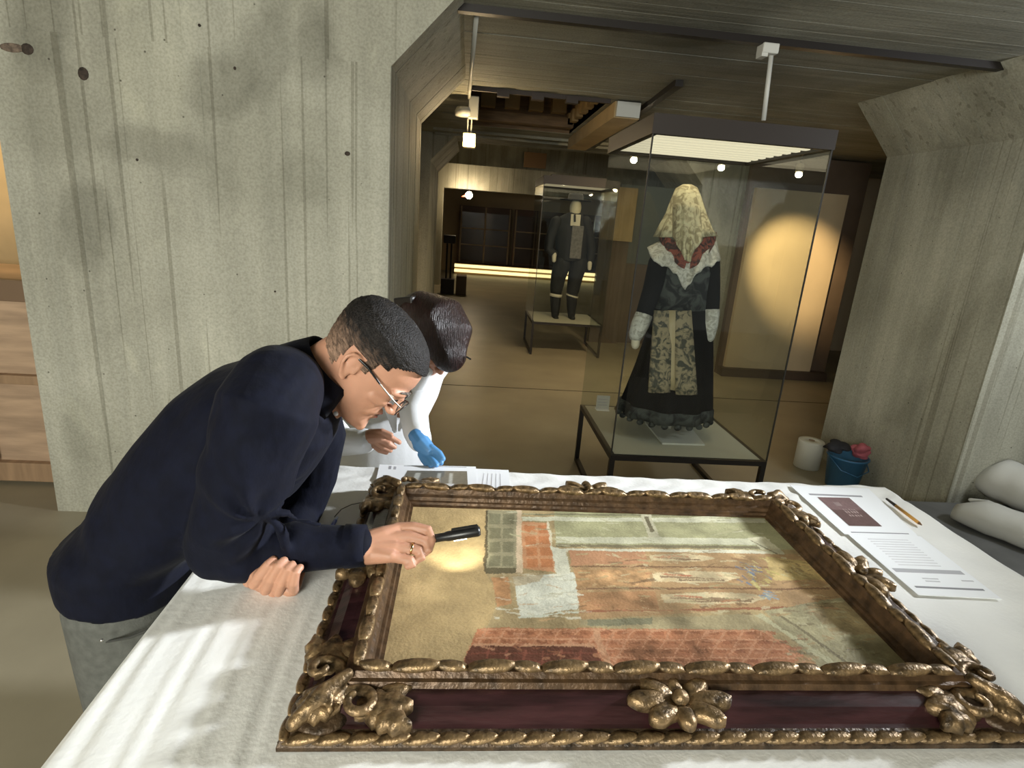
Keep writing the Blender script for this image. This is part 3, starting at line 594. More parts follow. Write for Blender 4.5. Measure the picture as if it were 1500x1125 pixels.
# shawl: white scalloped triangle around the shoulders, front point low
def drape(name, outline_px, top_px, yfront, m, amp, thick=.006, scal=0, depth=.16):
    """half-shell between an upper line and a lower line (both px lists, left to right); bulges towards the room"""
    n = 40; rows = []; 
    def samp(L, t):
        t *= len(L)-1; i = min(int(t), len(L)-2); u = t-i; return (L[i][0]*(1-u)+L[i+1][0]*u, L[i][1]*(1-u)+L[i+1][1]*u)
    m_ = 10
    for j in range(n+1):
        t = j/n; a = samp(top_px, t); b = samp(outline_px, t)
        if scal: b = (b[0], b[1]-scal*abs(math.cos(t*scal*6)))
        row = []
        for i in range(m_+1):
            s = i/m_; px = a[0]+(b[0]-a[0])*s; py = a[1]+(b[1]-a[1])*s; bul = math.sin(math.pi*t)**.6*depth
            row.append(PY(px, py, yfront+depth-bul-.05*s+amp*math.sin(t*23+s*2)*(.4+s)))
        rows.append(row)
    mb = MB(); w = m_+1; vs = [p for r in rows for p in r]; fs = [(j*w+i, j*w+i+1, (j+1)*w+i+1, (j+1)*w+i) for j in range(n) for i in range(m_)]
    me = mb.add(vs, fs).mesh(name, False); bm = bmesh.new(); bm.from_mesh(me); bmesh.ops.solidify(bm, geom=bm.faces[:], thickness=thick); bmesh.ops.recalc_face_normals(bm, faces=bm.faces); bm.to_mesh(me); bm.free()
    return link_mesh(name, me, m, fc, True)
drape('shawl', [(948, 366), (958, 386), (978, 394), (992, 404), (1004, 428), (1014, 410), (1030, 396), (1046, 390), (1056, 382)], [(968, 352), (975, 358), (985, 372), (995, 382), (1008, 386), (1020, 380), (1032, 370), (1042, 362), (1050, 352)], 3.16, LACE_W, .010, scal=4)
drape('inner_shawl', [(966, 356), (978, 372), (992, 388), (1006, 396), (1022, 388), (1038, 372), (1048, 356)], [(964, 340), (975, 346), (988, 352), (1004, 356), (1020, 352), (1036, 346), (1050, 340)], 3.19, REDF, .006)
vr = [ringw((1000, 270), (1013, 270), yk, .012), ringw((990, 276), (1021, 275), yk, .055), ringw((984, 292), (1026, 290), yk, .085, wob=.02), ringw((977, 312), (1032, 312), yk, .105, wob=.04), ringw((966, 334), (1040, 335), yk-.02, .135, wob=.05), ringw((960, 347), (1047, 345), yk-.02, .15, wob=.06)]
link_mesh('veil', MB().loft(vr).mesh('veil'), LACE_Y, fc, True)
drape('veil_front', [(985, 348), (993, 360), (1003, 380), (1010, 384), (1018, 366), (1030, 352)], [(985, 300), (992, 298), (1000, 296), (1010, 296), (1018, 298), (1026, 302)], 3.14, LACE_Y, .010, depth=.10)
WHT = mat('white_plate', (.66, .65, .58), .5)
b0, b1, b2, b3 = [PZ(*p, .42) for p in ((945, 620), (970, 651), (1032, 653), (1010, 626))]
MB().add([b0, b1, b2, b3]+[p+Vector((0, 0, .01)) for p in (b0, b1, b2, b3)], [(3, 2, 1, 0), (4, 5, 6, 7), (0, 1, 5, 4), (1, 2, 6, 5), (2, 3, 7, 6), (3, 0, 4, 7)]).build('base_plate', WHT, fc)
pb = PZ(980, 627, .43); MB().tube([pb, Vector((pb.x, pb.y, .75))], .013, 10, False).build('stand_pole', WHT, fc, True)
lb = PZ(882, 600, .42); tg = thing('label_stand', 'small clear acrylic caption holder inside the veiled costume case', 'label', lb)
MB().box(lb.x-.045, lb.x+.045, lb.y, lb.y+.004, .421, .52).build('caption_card', mat('caption_grey', (.55, .56, .52), .6), tg); MB().box(lb.x-.045, lb.x+.045, lb.y-.03, lb.y+.03, .42, .423).build('foot', PAPER, tg)
for k in range(3): MB().box(lb.x-.035, lb.x+.03, lb.y-.001, lb.y, .49-k*.02, .496-k*.02).build('text_line', INK, tg)
# --- black costume
ym = 7.56; mc = thing('costumed_mannequin', 'mannequin in black suit, breeches, gaiters and wide brimmed hat', 'mannequin', PZ(832, 468, .42))
BLK = mat('black_cloth', (.010, .010, .011), .8, 0, (10, .4)); CRM = mat('cream_cloth', (.55, .50, .38), .7); GRYV = mat('grey_waistcoat', (.12, .11, .10), .7, 0, (30, .3))
def T(px, r, y=ym): return [PY(*p, y) for p in px]
def R2(pl, pr, y, dy, n=28): return ringw(pl, pr, y, dy, n)
link_mesh('jacket', blob(MB().loft([R2((815, 382), (858, 382), ym, .13), R2((813, 350), (862, 350), ym, .14), R2((810, 335), (863, 335), ym, .13), R2((818, 318), (856, 318), ym, .11), R2((833, 311), (850, 311), ym, .06)]), .018, 3), BLK, mc, True)
MB().box(PY(834, 345, ym).x, PY(851, 345, ym).x, ym-.155, ym-.12, PY(840, 378, ym).z, PY(840, 330, ym).z).build('waistcoat', GRYV, mc, bevel=.01)
MB().box(PY(833, 325, ym).x, PY(847, 325, ym).x, ym-.150, ym-.10, PY(840, 331, ym).z, PY(840, 314, ym).z).build('shirt_front', CRM, mc, bevel=.008)
MB().bar(PY(842, 314, ym-.16), PY(842, 325, ym-.16), .03, .02).build('neck_ribbon', BLK, mc)
for px in (((815, 325), (806, 348), (803, 366), (812, 372)), ((858, 325), (864, 348), (866, 368), (864, 384))):
    link_mesh('sleeve', blob(MB().tube(T(px, 0, ym-.03), [.075, .065, .058, .05], 12), .014, 3), BLK, mc, True)
    e = PY(*px[-1], ym-.05); hh = MB().tube([e, e+Vector((0, -.02, -.08))], [.034, .028], 8); link_mesh('hand', blob(hh, .009, 2), CRM, mc, True)
for px in (((824, 385), (818, 405), (815, 424)), ((848, 385), (843, 405), (839, 426))):
    link_mesh('breeches_leg', blob(MB().tube(T(px, 0), [.12, .10, .085], 14), .014, 3), BLK, mc, True)
    k = PY(*px[-1], ym); s2 = PY(px[-1][0]-1, 431, ym)
    MB().tube([k+Vector((0, 0, -.055)), s2+Vector((0, 0, -.03))], [.088, .084], 12, False).build('stocking', CRM, mc, True)
    sh = PY(px[-1][0]-2, 462, ym); g = MB(); g.tube([s2, (s2+sh)/2, sh], [.078, .068, .05], 12); g.tube([sh+Vector((0, .02, -.01)), sh+Vector((0, -.12, -.02))], [.045, .035], 10); link_mesh('gaiter', blob(g, .012, 3), BLK, mc, True)
hd = PY(843, 305, ym); link_mesh('head', blob(MB().ell(hd, .075, .09, .115).tube([hd, hd+Vector((0, .01, -.17))], [.055, .055], 12), .012, 4), mat('mannequin_face', (.60, .54, .38), .6), mc, True)
ht = PY(843, 294, ym); MB().lathe([(.20, 0), (.205, .012), (.10, .02), (.095, .06), (.08, .085), (.01, .09)], ht, 28).build('hat', BLK, mc, True)
# ================================================================== HALL FURNITURE
def slab(name, m, a, b, t, z0, z1, label=None, cat=None, parent=None):
    a, b = Vector((*a, 0)), Vector((*b, 0)); n = (b-a).normalized().cross(Vector((0, 0, 1)))*t
    o = MB().add([(*p.xy, z) for z in (z0, z1) for p in (a, b, b-n, a-n)], [(3, 2, 1, 0), (4, 5, 6, 7), (0, 1, 5, 4), (1, 2, 6, 5), (2, 3, 7, 6), (3, 0, 4, 7)]).build(name, m, parent)
    if label: tag(o, label, cat)
    return o
tp = thing('exhibition_panel', 'tall tan exhibition panel lit by a yellow spot of light', 'panel', (3.7, 6.6, 0))
MB().box(3.18, 4.27, 6.58, 6.64, .10, 2.17).build('panel_board', TAN, tp); MB().box(3.12, 4.50, 6.64, 6.72, .0, 2.53).build('panel_support', BROWNW, tp); MB().box(3.12, 4.45, 6.50, 6.64, .0, .10).build('plinth', mat('plinth_dark', (.08, .055, .04), .6), tp)
slab('wall_side_room', mat('cream_plaster', (.62, .52, .38), .7), (4.3, 8.6), (6.4, 8.6), .1, 0, 3.0); structure(bpy.data.objects['wall_side_room'], 'cream wall seen through the gap beside the dark panel edge')
sc_ = thing('dark_screen', 'dark teal screen with a tan upper board behind the veiled costume', 'screen', (2.35, 8.2, 0))
MB().box(2.05, 2.90, 8.2, 8.26, 1.15, 2.2).build('teal_board', mat('teal_board', (.10, .12, .12), .7), sc_); MB().box(1.95, 2.90, 8.22, 8.3, 0, 1.15).build('lower_board', BROWNW, sc_); MB().box(1.80, 2.25, 8.05, 8.12, 1.45, 2.15).build('tan_board', CT, sc_); MB().box(1.82, 2.23, 8.12, 8.20, 0, 1.45).build('post', BROWNW, sc_)
# spot lamps on ceiling rods
def track_spot(name, label, p, top, aim, power, cone, color, group=None):
    t = thing(name, label, 'lamp', (p[0], p[1], top), group); p = Vector(p); d = (Vector(aim)-p).normalized()
    MB().tube([(p.x, p.y, top), (p.x, p.y, p.z+.06)], .008, 8, False).build('rod', BLACK_METAL, t)
    MB().lathe([(.012, .095), (.030, .085), (.036, .05), (.034, .022), (.005, .022)], p, 18).build('lamp_body', mat('lamp_tan', (.30, .25, .17), .5), t, True)
    MB().ell(p, .029, .029, .027).build('bulb', mat('bulb_glow', (1, .9, .7), .5, emis=((1, .90, .66), 25)), t, True)
    light('spot_lamp_light', 'SPOT', p+d*.045, power, color, .03, aim, cone, .8); return t
for (x, aim, pw_, cone_, lab) in ((1.38, (.7, 6.0, 0), 46, 130, 'small round spot lamp above the veiled costume case, nearest the black hatted costume'), (2.16, (1.7, 8.2, .2), 60, 120, 'small round spot lamp between the other two over the hall'), (2.87, (3.80, 6.6, 1.32), 230, 40, 'small round spot lamp beside the tan exhibition panel')):
    track_spot('spot_lamp', lab, (x, 5.2, 2.19), H, aim, pw_, cone_, WARM if x > 2.5 else WARM2, 'spot lamps on ceiling rods')
light('pendant_lamp_light', 'POINT', (-.03, 4.98, 2.19), 7, WARM, .04)
pl = thing('pendant_spotlight', 'bright spotlight hung below a grey junction box next to the coffer', 'lamp', (-.05, 5.1, H))
MB().tube([(-.015, 3.1, H-.02), (-.05, 5.1, H-.02)], .012, 10, False).build('conduit', mat('grey_plastic', (.42, .42, .38), .5), pl, True)
MB().lathe([(.02, 0), (.07, .005), (.075, .04), (.06, .07), (.01, .075)], (-.085, 5.1, H-.16), 20).build('ceiling_rose', MATS['grey_plastic'], pl, True)
MB().box(-.05, .03, 5.05, 5.13, H-.17, H-.005).build('junction_box', MATS['grey_plastic'], pl, bevel=.006)
for dx in (-.05, -.02): MB().tube([(dx, 5.1, H-.17), (dx, 5.1, 2.25)], .006, 8, False).build('rod', MATS['grey_plastic'], pl)
MB().box(-.085, .02, 5.05, 5.17, 2.16, 2.27).build('lamp_housing', mat('lamp_cream', (.62, .50, .30), .5), pl, bevel=.008)
MB().tube([(-.025, 5.05, 2.205), (-.023, 5.035, 2.203)], .036, 18, False).build('bulb', mat('bulb_white', (1, 1, .95), .5, emis=((1, .95, .82), 30)), pl)
ec = thing('exit_lamp', 'small lit red and white lamp over the far doorway', 'lamp', PY(685, 286, 13.9)); e = PY(685, 286, 13.9)
MB().prism([(e.x-.14, e.z-.04), (e.x-.02, e.z-.04), (e.x-.02, e.z+.03)], 'y', 13.85, 13.95).build('red_side', mat('red_glow', (.8, .1, .05), .5, emis=((1, .12, .05), 1.5)), ec); MB().tube([(e.x+.03, 13.85, e.z), (e.x+.03, 13.8, e.z)], .08, 14, False).build('bulb', MATS['bulb_white'], ec); light('exit_lamp_light', 'POINT', (e.x+.03, 13.70, e.z), 26, WARM2, .05)
pw = thing('canopy_feed', 'white power rod from the black track down to the case canopy', 'rod', (1.41, 3.03, 2.19))
WP = mat('white_plastic', (.62, .62, .58), .45)
MB().tube([(1.435, 3.03, 2.188), (1.415, 3.03, H-.06)], .011, 12, False).build('rod', WP, pw, True); MB().box(1.35, 1.43, 2.985, 3.06, H-.075, H-.03).build('track_adaptor', WP, pw, bevel=.006); MB().box(1.35, 1.38, 2.99, 3.05, H-.09, H-.07).build('clip', WP, pw)
# wall pipe, stand, black box on the left of the hall
pp = MB().tube([(-.62, 7.36, .1), (-.62, 7.36, 2.2)], .012, 8, False).build('wall_pipe', mat('pipe_tan', (.40, .30, .17), .4, .3), None, True); tag(pp, 'thin vertical pipe clipped to the hall pillar', 'pipe')
s0 = PZ(655, 430, 0); sx_, sy_ = s0.x, s0.y; stn = thing('light_stand', 'black lamp stand with a square head beside the far pillar', 'stand', s0)
MB().tube([(sx_-.04, sy_, .3), (sx_-.04, sy_, 1.05)], .02, 8, False).build('post', BLACK_METAL, stn); MB().tube([(sx_+.05, sy_, .3), (sx_+.05, sy_, 1.05)], .02, 8, False).build('post', BLACK_METAL, stn); MB().box(sx_-.12, sx_+.13, sy_-.06, sy_+.06, 1.05, 1.22).build('head', BLACK_METAL, stn, bevel=.02); MB().box(sx_-.14, sx_+.14, sy_-.14, sy_+.14, 0, .32).build('base', BLACK_METAL, stn)
bx = MB(); bx.box(sx_+.18, sx_+.40, sy_-.1, sy_+.3, 0, .40); o = bx.build('equipment_crate', BROWNW, bevel=.01); tag(o, 'brown crate standing next to the black lamp stand', 'crate')
# wooden cabinet left behind the broad pillar
cb = thing('wooden_cabinet', 'pale wooden panelled chest half hidden by the broad pillar', 'cabinet', (-2.9, 3.4, 0))
WD2 = mat('wood_rail', (.34, .22, .13), .55, 0, (3, .2, (8, 1, 1)))
MB().box(-3.6, -1.95, 3.16, 3.9, .02, 1.12).build('carcass', WOOD, cb)
for z0, z1 in ((.02, .13), (.585, .635), (1.03, 1.14)): MB().box(-3.6, -1.95, 3.12, 3.165, z0, z1).build('rail', WD2 if z0 < 1 else mat('wood_top', (.20, .13, .08), .5), cb, bevel=.004)
MB().box(-2.62, -2.53, 3.11, 3.165, .13, 1.03).build('stile', WD2, cb, bevel=.004)
MB().box(-2.535, -2.51, 3.10, 3.12, .15, .30).build('lock_plate', PAPER, cb)
MB().box(-5.8, -1.7, 4.45, 4.55, 0, 2.55).build('wall_left_back', OCHRE); structure(bpy.data.objects['wall_left_back'], 'ochre wall above the wooden chest')
# bucket, paper rolls
bp = PZ(1231, 712, 0); bk = thing('bucket', 'blue plastic bucket stuffed with dark and pink cloths', 'bucket', bp); BLUE = mat('blue_plastic', (.04, .15, .30), .35)
n = 28; mb = MB(); prof = [(.095, 0), (.10, .005), (.125, .22), (.135, .225), (.135, .235), (.12, .235), (.095, .02), (.01, .02)]; mb.lathe(prof, bp, n); mb.build('pail', BLUE, bk, True)
tq = MB().tube([(bp.x-.13, bp.y, .22), (bp.x-.10, bp.y-.10, .16), (bp.x, bp.y-.135, .13), (bp.x+.10, bp.y-.10, .16), (bp.x+.13, bp.y, .22)], .004, 6).build('handle', BLUE, bk, True)
def rag(name, label, c, s, m, seed, ztop):
    r = random.Random(seed); q = MB()
    for k in range(9): a = r.uniform(0, 6.3); d = r.uniform(0, s); q.ell((c[0]+d*math.cos(a), c[1]+d*math.sin(a), ztop+r.uniform(-.03, .03)), r.uniform(.03, .06), r.uniform(.025, .05), r.uniform(.012, .03), Matrix.Rotation(r.uniform(-.7, .7), 3, 'X') @ Matrix.Rotation(r.uniform(0, 3), 3, 'Z'), 10, 6)
    return tag(link_mesh(name, blob(q, .006, 2), m, None, True), label, 'cloth')
rag('cleaning_cloth', 'crumpled dark cloth spilling over the edge of the blue bucket', (bp.x-.075, bp.y+.03), .05, mat('dark_cloth', (.02, .02, .026), .8), 3, .275)
rag('cleaning_cloth', 'crumpled pink cloth on top of the blue bucket', (bp.x+.06, bp.y-.035), .035, mat('pink_cloth', (.50, .13, .17), .8), 5, .285)
rp = PZ(1187, 688, 0)+Vector((0, .06, 0)); tr = thing('paper_towel_roll', 'white paper towel roll standing on the floor next to the blue bucket', 'paper roll', rp); WHP = mat('tissue_white', (.72, .72, .66), .85, bump=(120, .1))
MB().lathe([(.02, .0), (.088, .0), (.09, .005), (.09, .205), (.088, .21), (.022, .21), (.02, .19)], rp, 28).build('paper', WHP, tr, True); MB().lathe([(.0215, .02), (.0215, .212), (.019, .212), (.019, .02)], rp, 16).build('cardboard_core', mat('card', (.30, .22, .14), .8), tr, True)
bn = thing('low_bench', 'low dark bench carrying the white rolls beside the grey pillar', 'bench', (2.75, 2.36, 0)); GD = mat('bench_dark', (.12, .122, .12), .7, 0, (6, .2))
MB().box(2.42, 3.7, 1.7, 2.78, .22, .262).build('bench_top', GD, bn, bevel=.004)
for x in (2.47, 3.6):
    for y in (1.76, 2.72): MB().box(x-.02, x+.02, y-.02, y+.02, 0, .22).build('leg', GD, bn)
def roll(name, label, a, b, r, m, seed):
    a, b = Vector(a), Vector(b); t = thing(name, label, 'paper roll', a-Vector((0, 0, r))); N_ = 28; d = (b-a); rings = []
    u = Vector((0, 0, 1)); w = d.normalized().cross(u)
    for i in range(17):
        s = i/16; k = 1+.03*math.sin(i*1.7+seed); sq = min(1, .45+s*3.2); wd = min(1, .62+s*3.0)
        rings.append([a+d*s+u*(r*(sq*max(math.cos(q), -.8)-(1-sq)*.55)*k)+w*(math.sin(q)*r*wd*k*(1+.03*math.sin(3*q+i))) for q in [2*math.pi*j/N_ for j in range(N_)]])
    MB().loft(rings).build('wrapped_sheet', m, t, True)
    f = [a+d*s+(u*.70*min(1, .5+s*3)+w*-.72)*r for s in np.linspace(.06, 1, 9)]; MB().tube(f, [.010+.004*math.sin(i*2.1) for i in range(9)], 8, flat=.4).build('loose_flap', m, t, True)
TIS = mat('soft_white_sheet', (.50, .50, .47), .85, bump=(30, .15))
a_, b_ = PZ(1400, 742, .34), PZ(1500, 778, .34); roll('wrapping_roll', 'white rolled protective sheet with a pinched end lying in front on the low bench', a_, a_+(b_-a_)*2.2, .085, TIS, 1)
a_, b_ = PZ(1438, 698, .395), PZ(1500, 724, .395); a_ += Vector((.06, .06, 0)); b_ += Vector((.06, .10, 0)); roll('wrapping_roll', 'white rolled protective sheet lying behind the roll with the pinched end', a_, a_+(b_-a_)*3, .125, TIS, 2)
# ================================================================== PAPERS AND PENS
def sheet(name, label, px, z, bits, print_px=None, cols=None, cat='paper'):
    P = [PZ(*p, z) for p in px]; c = sum(P, Vector())/4; t = thing(name, label, cat, (c.x, c.y, z))
    th = Vector((0, 0, .0012)); MB().add(P+[p+th for p in P], [(3, 2, 1, 0), (4, 5, 6, 7), (0, 1, 5, 4), (1, 2, 6, 5), (2, 3, 7, 6), (3, 0, 4, 7)]).build('sheet', PAPER, t)
    def at(u, v): return P[0]*(1-u)*(1-v)+P[1]*u*(1-v)+P[2]*u*v+P[3]*(1-u)*v
    for (u0, u1, v0, v1, shade) in bits:
        q = [at(u, v)+th+Vector((0, 0, .0004)) for u, v in ((u0, v0), (u1, v0), (u1, v1), (u0, v1))]
        MB().add(q+[p-Vector((0, 0, .0006)) for p in q], [(0, 1, 2, 3), (7, 6, 5, 4), (0, 4, 5, 1), (1, 5, 6, 2), (2, 6, 7, 3), (3, 7, 4, 0)]).build('text_line', mat('ink_%d' % shade, lin((shade, shade, shade+4)), .8), t)
    if print_px:
        Q = [PZ(*p, z)+th for p in print_px]; n_, m_ = 50, 36; vs = []; cl = []
        for j in range(m_+1):
            for i in range(n_+1):
                u, v = i/n_, j/m_; vs.append(Q[0]*(1-u)*(1-v)+Q[1]*u*(1-v)+Q[2]*u*v+Q[3]*(1-u)*v+Vector((0, 0, .0006))); cl.append(cols(u, v))
        fs = [(j*(n_+1)+i, j*(n_+1)+i+1, (j+1)*(n_+1)+i+1, (j+1)*(n_+1)+i) for j in range(m_) for i in range(n_)]
        mm = bpy.data.meshes.new('photo_print'); mm.from_pydata(vs, [], fs); o = link_mesh('photo_print', mm, MATS.setdefault('print', vcol_mat('print', .4)), t); vcol(o, np.array(cl))
    return t
rp_ = random.Random(4)
def col_a(u, v):
    c = (120, 104, 98) if u < .35 else (108, 104, 92)
    if .3 < u < .9 and (.15 < v < .25 or .5 < v < .58 or .72 < v < .76): c = (176, 176, 168)
    if .42 > u > .3 and .55 < v < .8: c = (205, 205, 205)
    k = .85+.3*rp_.random(); return [x*k for x in lin(c)]
def col_b(u, v):
    c = (128, 104, 104) if v < .45 else (104, 82, 80)
    if .35 < u < .75 and .42 < v < .75 and int(u*24) % 2 and int(v*26) % 3: c = (178, 160, 156)
    if .3 < u < .5 and .18 < v < .32: c = (150, 132, 130)
    k = .8+.35*rp_.random(); return [x*k for x in lin(c)]
TS = TZ+.0045
sheet('printed_sheet', 'printed page with a grey photo lying behind the frame under the blue glove', ((548, 716), (556, 681), (697, 684), (700, 722)), TS, [(.80, .94, .10, .125, 150), (.80, .92, .15, .175, 165), (.955, .965, .25, .9, 90), (.50, .54, .06, .08, 120)], ((580, 722), (597, 690), (684, 691), (686, 724)), col_a)
sheet('printed_sheet', 'blank grey page lying under the page with the grey photo', ((690, 722), (697, 687), (745, 689), (748, 722)), TS-.0006, [(.2, .8, .25+.12*k, .28+.12*k, 205) for k in range(5)])
sheet('printed_sheet', 'printed page with a brown photo on the right side of the table', ((1157, 711), (1272, 716), (1345, 786), (1237, 783)), TS, [(.12, .80, .19, .225, 150), (.12, .9, .955, .97, 140)], ((1197, 729), (1244, 730), (1292, 772), (1244, 771)), col_b)
sheet('printed_sheet', 'page of close grey text and a grey heading bar nearest the bare table edge', ((1242, 783), (1348, 786), (1467, 878), (1345, 872)), TS-.0002, [(.2, .75, .08+.045*k, .092+.045*k, 205) for k in range(11)]+[(.06, .93, .60, .66, 172), (.30, .5, .74, .755, 190), (.30, .48, .78, .795, 190), (.78, .93, .75, .765, 185), (.08, .92, .87, .895, 130)])
a, b = PZ(1299, 731, TS+.004), PZ(1350, 769, TS+.004); d = (b-a)
pn = thing('brush_pencil', 'yellow wooden pencil with a dark end on the white cover by the printed pages', 'pencil', a)
MB().tube([a+d*.28, a+d*.93], .0048, 8, False).build('barrel', mat('pencil_ochre', (.50, .26, .06), .45), pn, True); MB().tube([a, a+d*.27], [.0035, .0052], 8).build('dark_end', mat('pencil_black', (.02, .015, .015), .4), pn, True); MB().tube([a+d*.93, a+d*.999], [.0045, .0015], 8).build('tip', mat('tip_brown', (.16, .08, .03), .6), pn, True)
a, b = PZ(484, 775, TS+.003), PZ(494, 758, TS+.003); d = b-a; bpn = thing('ball_pen', 'small blue pen lying on the white cover beside the navy sleeve', 'pen', a)
MB().tube([a, a+d*.7], .005, 8).build('barrel', mat('pen_blue', (.05, .10, .42), .3), bpn, True); MB().tube([a+d*.7, b], [.0048, .003], 8).build('tip', mat('pen_pale', (.4, .5, .75), .3), bpn, True)
wire = [PZ(*p, TS+.002) for p in ((536, 735), (515, 739), (500, 746), (490, 757))]
o = MB().tube(wire, .0012, 6).build('thin_wire', mat('wire_dark', (.06, .05, .045), .6), None, True); tag(o, 'thin dark wire curling from the frame corner on the white cover', 'wire')
gw = [PY(*p, 3.3)  for p in ((652, 30), (660, 29), (668, 26), (676, 20))]
o = MB().tube([(p.x, p.y, min(p.z, H-.006)) for p in gw], .008, 8).build('green_cable', mat('green_plastic', (.04, .28, .16), .4), None, True); tag(o, 'short green cable under the ceiling beside the haunch', 'cable')
# ================================================================== PEOPLE
SKIN = mat('skin', (.47, .245, .16), .5, 0, (26, .07), (160, .05), spec=.4); SKIN.node_tree.nodes['Principled BSDF'].inputs['Subsurface Weight'].default_value = .12
SKIN.node_tree.nodes['Principled BSDF'].inputs['Subsurface Radius'].default_value = (.012, .005, .003)
LIP = mat('lip', (.42, .16, .13), .45); HAIRM = mat('short_dark_hair', (.020, .017, .015), .55, 0, (90, .6, (1, 1, 1)), (260, .9)); HAIRG = mat('greying_hair', (.11, .09, .075), .6, 0, (120, .6), (300, .9))
NAVY = mat('navy_cotton', (.0024, .0034, .0105), .82, 0, (40, .25), (20, .5, (1, 1, .5)), spec=.16, sheen=.02); TROU = mat('grey_trousers', (.085, .088, .080), .85, 0, (60, .2), (300, .2))
COAT = mat('white_coat', (.78, .80, .82), .75, bump=(60, .1)); GLOVE = mat('blue_glove', (.085, .25, .50), .45); WSKIN = SKIN
class Head:
    """head in its own frame: f forwards from the ear axis, y sideways, u up from the chin"""
    RINGS = [(.000, .052, .096, .016), (.008, .035, .106, .028), (.022, .008, .109, .040), (.036, -.020, .103, .049), (.050, -.042, .101, .055), (.066, -.056, .103, .060), (.085, -.066, .103, .0645), (.102, -.073, .103, .068),
             (.118, -.078, .104, .0700), (.132, -.081, .112, .0720), (.150, -.083, .113, .0745), (.168, -.082, .109, .0750), (.184, -.077, .100, .0715), (.200, -.066, .084, .062), (.212, -.048, .062, .047), (.219, -.026, .036, .028), (.2225, -.006, .012, .009)]
    def __init__(s, O, F, U, k=1.): s.k = k; s.O = Vector(O); s.F = Vector(F).normalized(); s.U = (Vector(U)-s.F*Vector(U).dot(s.F)).normalized(); s.S = s.F.cross(s.U)
    def p(s, f, y, u): return s.O+(s.F*f+s.S*y+s.U*u)*s.k       # +y = the person's right side
    def rings(s, off=0, n=48):
        out = []
        for (u, fb, ff, hw) in s.RINGS:
            c = (fb+ff)/2; r = (ff-fb)/2; ring = []
            for j in range(n):
                t = 2*math.pi*j/n; ct, st = math.cos(t), math.sin(t); e = 2.25; k = (abs(ct)**e+abs(st)**e)**(-1/e)
                uu = u+off*(u-.11)/.11*.9; ring.append((c+(r+off)*ct*k, (hw+off)*st*k, uu))
            out.append(ring)
        return out
    def solid(s):
        mb = MB(); mb.loft([[s.p(*q) for q in r] for r in s.rings()])
        T = lambda pts, rad, **k: mb.tube([s.p(*q) for q in pts], rad, 12, **k)
        T([(.106, 0, .122), (.116, 0, .104), (.124, 0, .086)], [.0075, .0085, .0095]); T([(.124, 0, .081), (.122, 0, .079)], [.0105, .0105])       # nose
        for k in (-1, 1):
            T([(.112, k*.010, .078), (.117, k*.009, .077)], [.0075, .0075]); T([(.1085, k*.012, .127), (.103, k*.040, .128), (.088, k*.056, .123)], [.008, .009, .007])      # wing, brow
            T([(.082, k*.036, .092), (.064, k*.046, .090)], [.019, .018]); T([(.084, k*.024, .060), (.066, k*.032, .050)], [.018, .018])     # cheek
            E = [(-.004, .098), (.004, .090), (.010, .098), (.009, .112), (.004, .124), (-.006, .130), (-.016, .127), (-.022, .116), (-.019, .102), (-.012, .090), (-.004, .080), (.003, .078)]
            T([(f, k*(.073+.010*max(0, -f/.02)), u) for f, u in E[2:]], [.0042]*8+[.005, .0055], ); T([(-.004, k*.070, .090), (-.008, k*.072, .118)], [.012, .014], flat=.6); T([(.006, k*.074, .098), (.006, k*.074, .106)], [.004, .004])
        T([(.100, -.020, .0575), (.107, 0, .0600), (.100, .020, .0575)], [.0045, .0065, .0045]); T([(.098, -.018, .0455), (.1045, 0, .0440), (.098, .018, .0455)], [.005, .0075, .005]); T([(.097, -.012, .015), (.099, .012, .015)], [.013, .013])
        return mb
    def hair(s, name, mask, off, m, parent, jit=.0, colf=None):
        n = 96; R_ = s.RINGS; us = np.linspace(0, .2225, 90); grid = []
        for u in us:
            fb = np.interp(u, [r[0] for r in R_], [r[1] for r in R_]); ff = np.interp(u, [r[0] for r in R_], [r[2] for r in R_]); hw = np.interp(u, [r[0] for r in R_], [r[3] for r in R_]); c = (fb+ff)/2; r = (ff-fb)/2; row = []
            for j in range(n):
                t = 2*math.pi*j/n; ct, st = math.cos(t), math.sin(t); e = 2.25; k = (abs(ct)**e+abs(st)**e)**(-1/e); o = off(c+r*ct, hw*st, u)+jit*random.uniform(-1, 1)
                row.append((c+(r+o)*ct*k, (hw+o)*st*k, u+o*max(0, (u-.12)/.1)*1.0, u))
            grid.append(row)
        vs = [s.p(*q[:3]) for r in grid for q in r]; fs = []
        for i in range(len(us)-1):
            for j in range(n):
                q = grid[i][j]
                if mask(q[0], abs(q[1]), q[3]): fs.append((i*n+j, i*n+(j+1) % n, (i+1)*n+(j+1) % n, (i+1)*n+j))
        fs.append(tuple((len(us)-1)*n+j for j in range(n)))
        me = bpy.data.meshes.new(name); me.from_pydata(vs, [], fs); bm = bmesh.new(); bm.from_mesh(me); bmesh.ops.delete(bm, geom=[v for v in bm.verts if not v.link_faces], context='VERTS'); bmesh.ops.recalc_face_normals(bm, faces=bm.faces); bmesh.ops.solidify(bm, geom=bm.faces[:], thickness=.006); bm.to_mesh(me); bm.free()
        o = link_mesh(name, me, m, None, True); cc = []
        for v in me.vertices: q = (v.co-s.O)/s.k; cc.append(colf(q.dot(s.F), q.dot(s.S), q.dot(s.U)))
        vcol(o, np.array(cc)); me.transform(Matrix.Translation(-wloc(parent))); o.parent = parent; return o
def hand_mesh(wrist, palm, fingers, extra=(), voxel=.0024):
    """palm: list of (pts, radii); fingers: list of (pts, radii)"""
    mb = MB()
    for pts, rad in list(palm)+list(fingers)+list(extra): mb.tube(pts, rad, 12)
    return blob(mb, voxel, 4, .5)
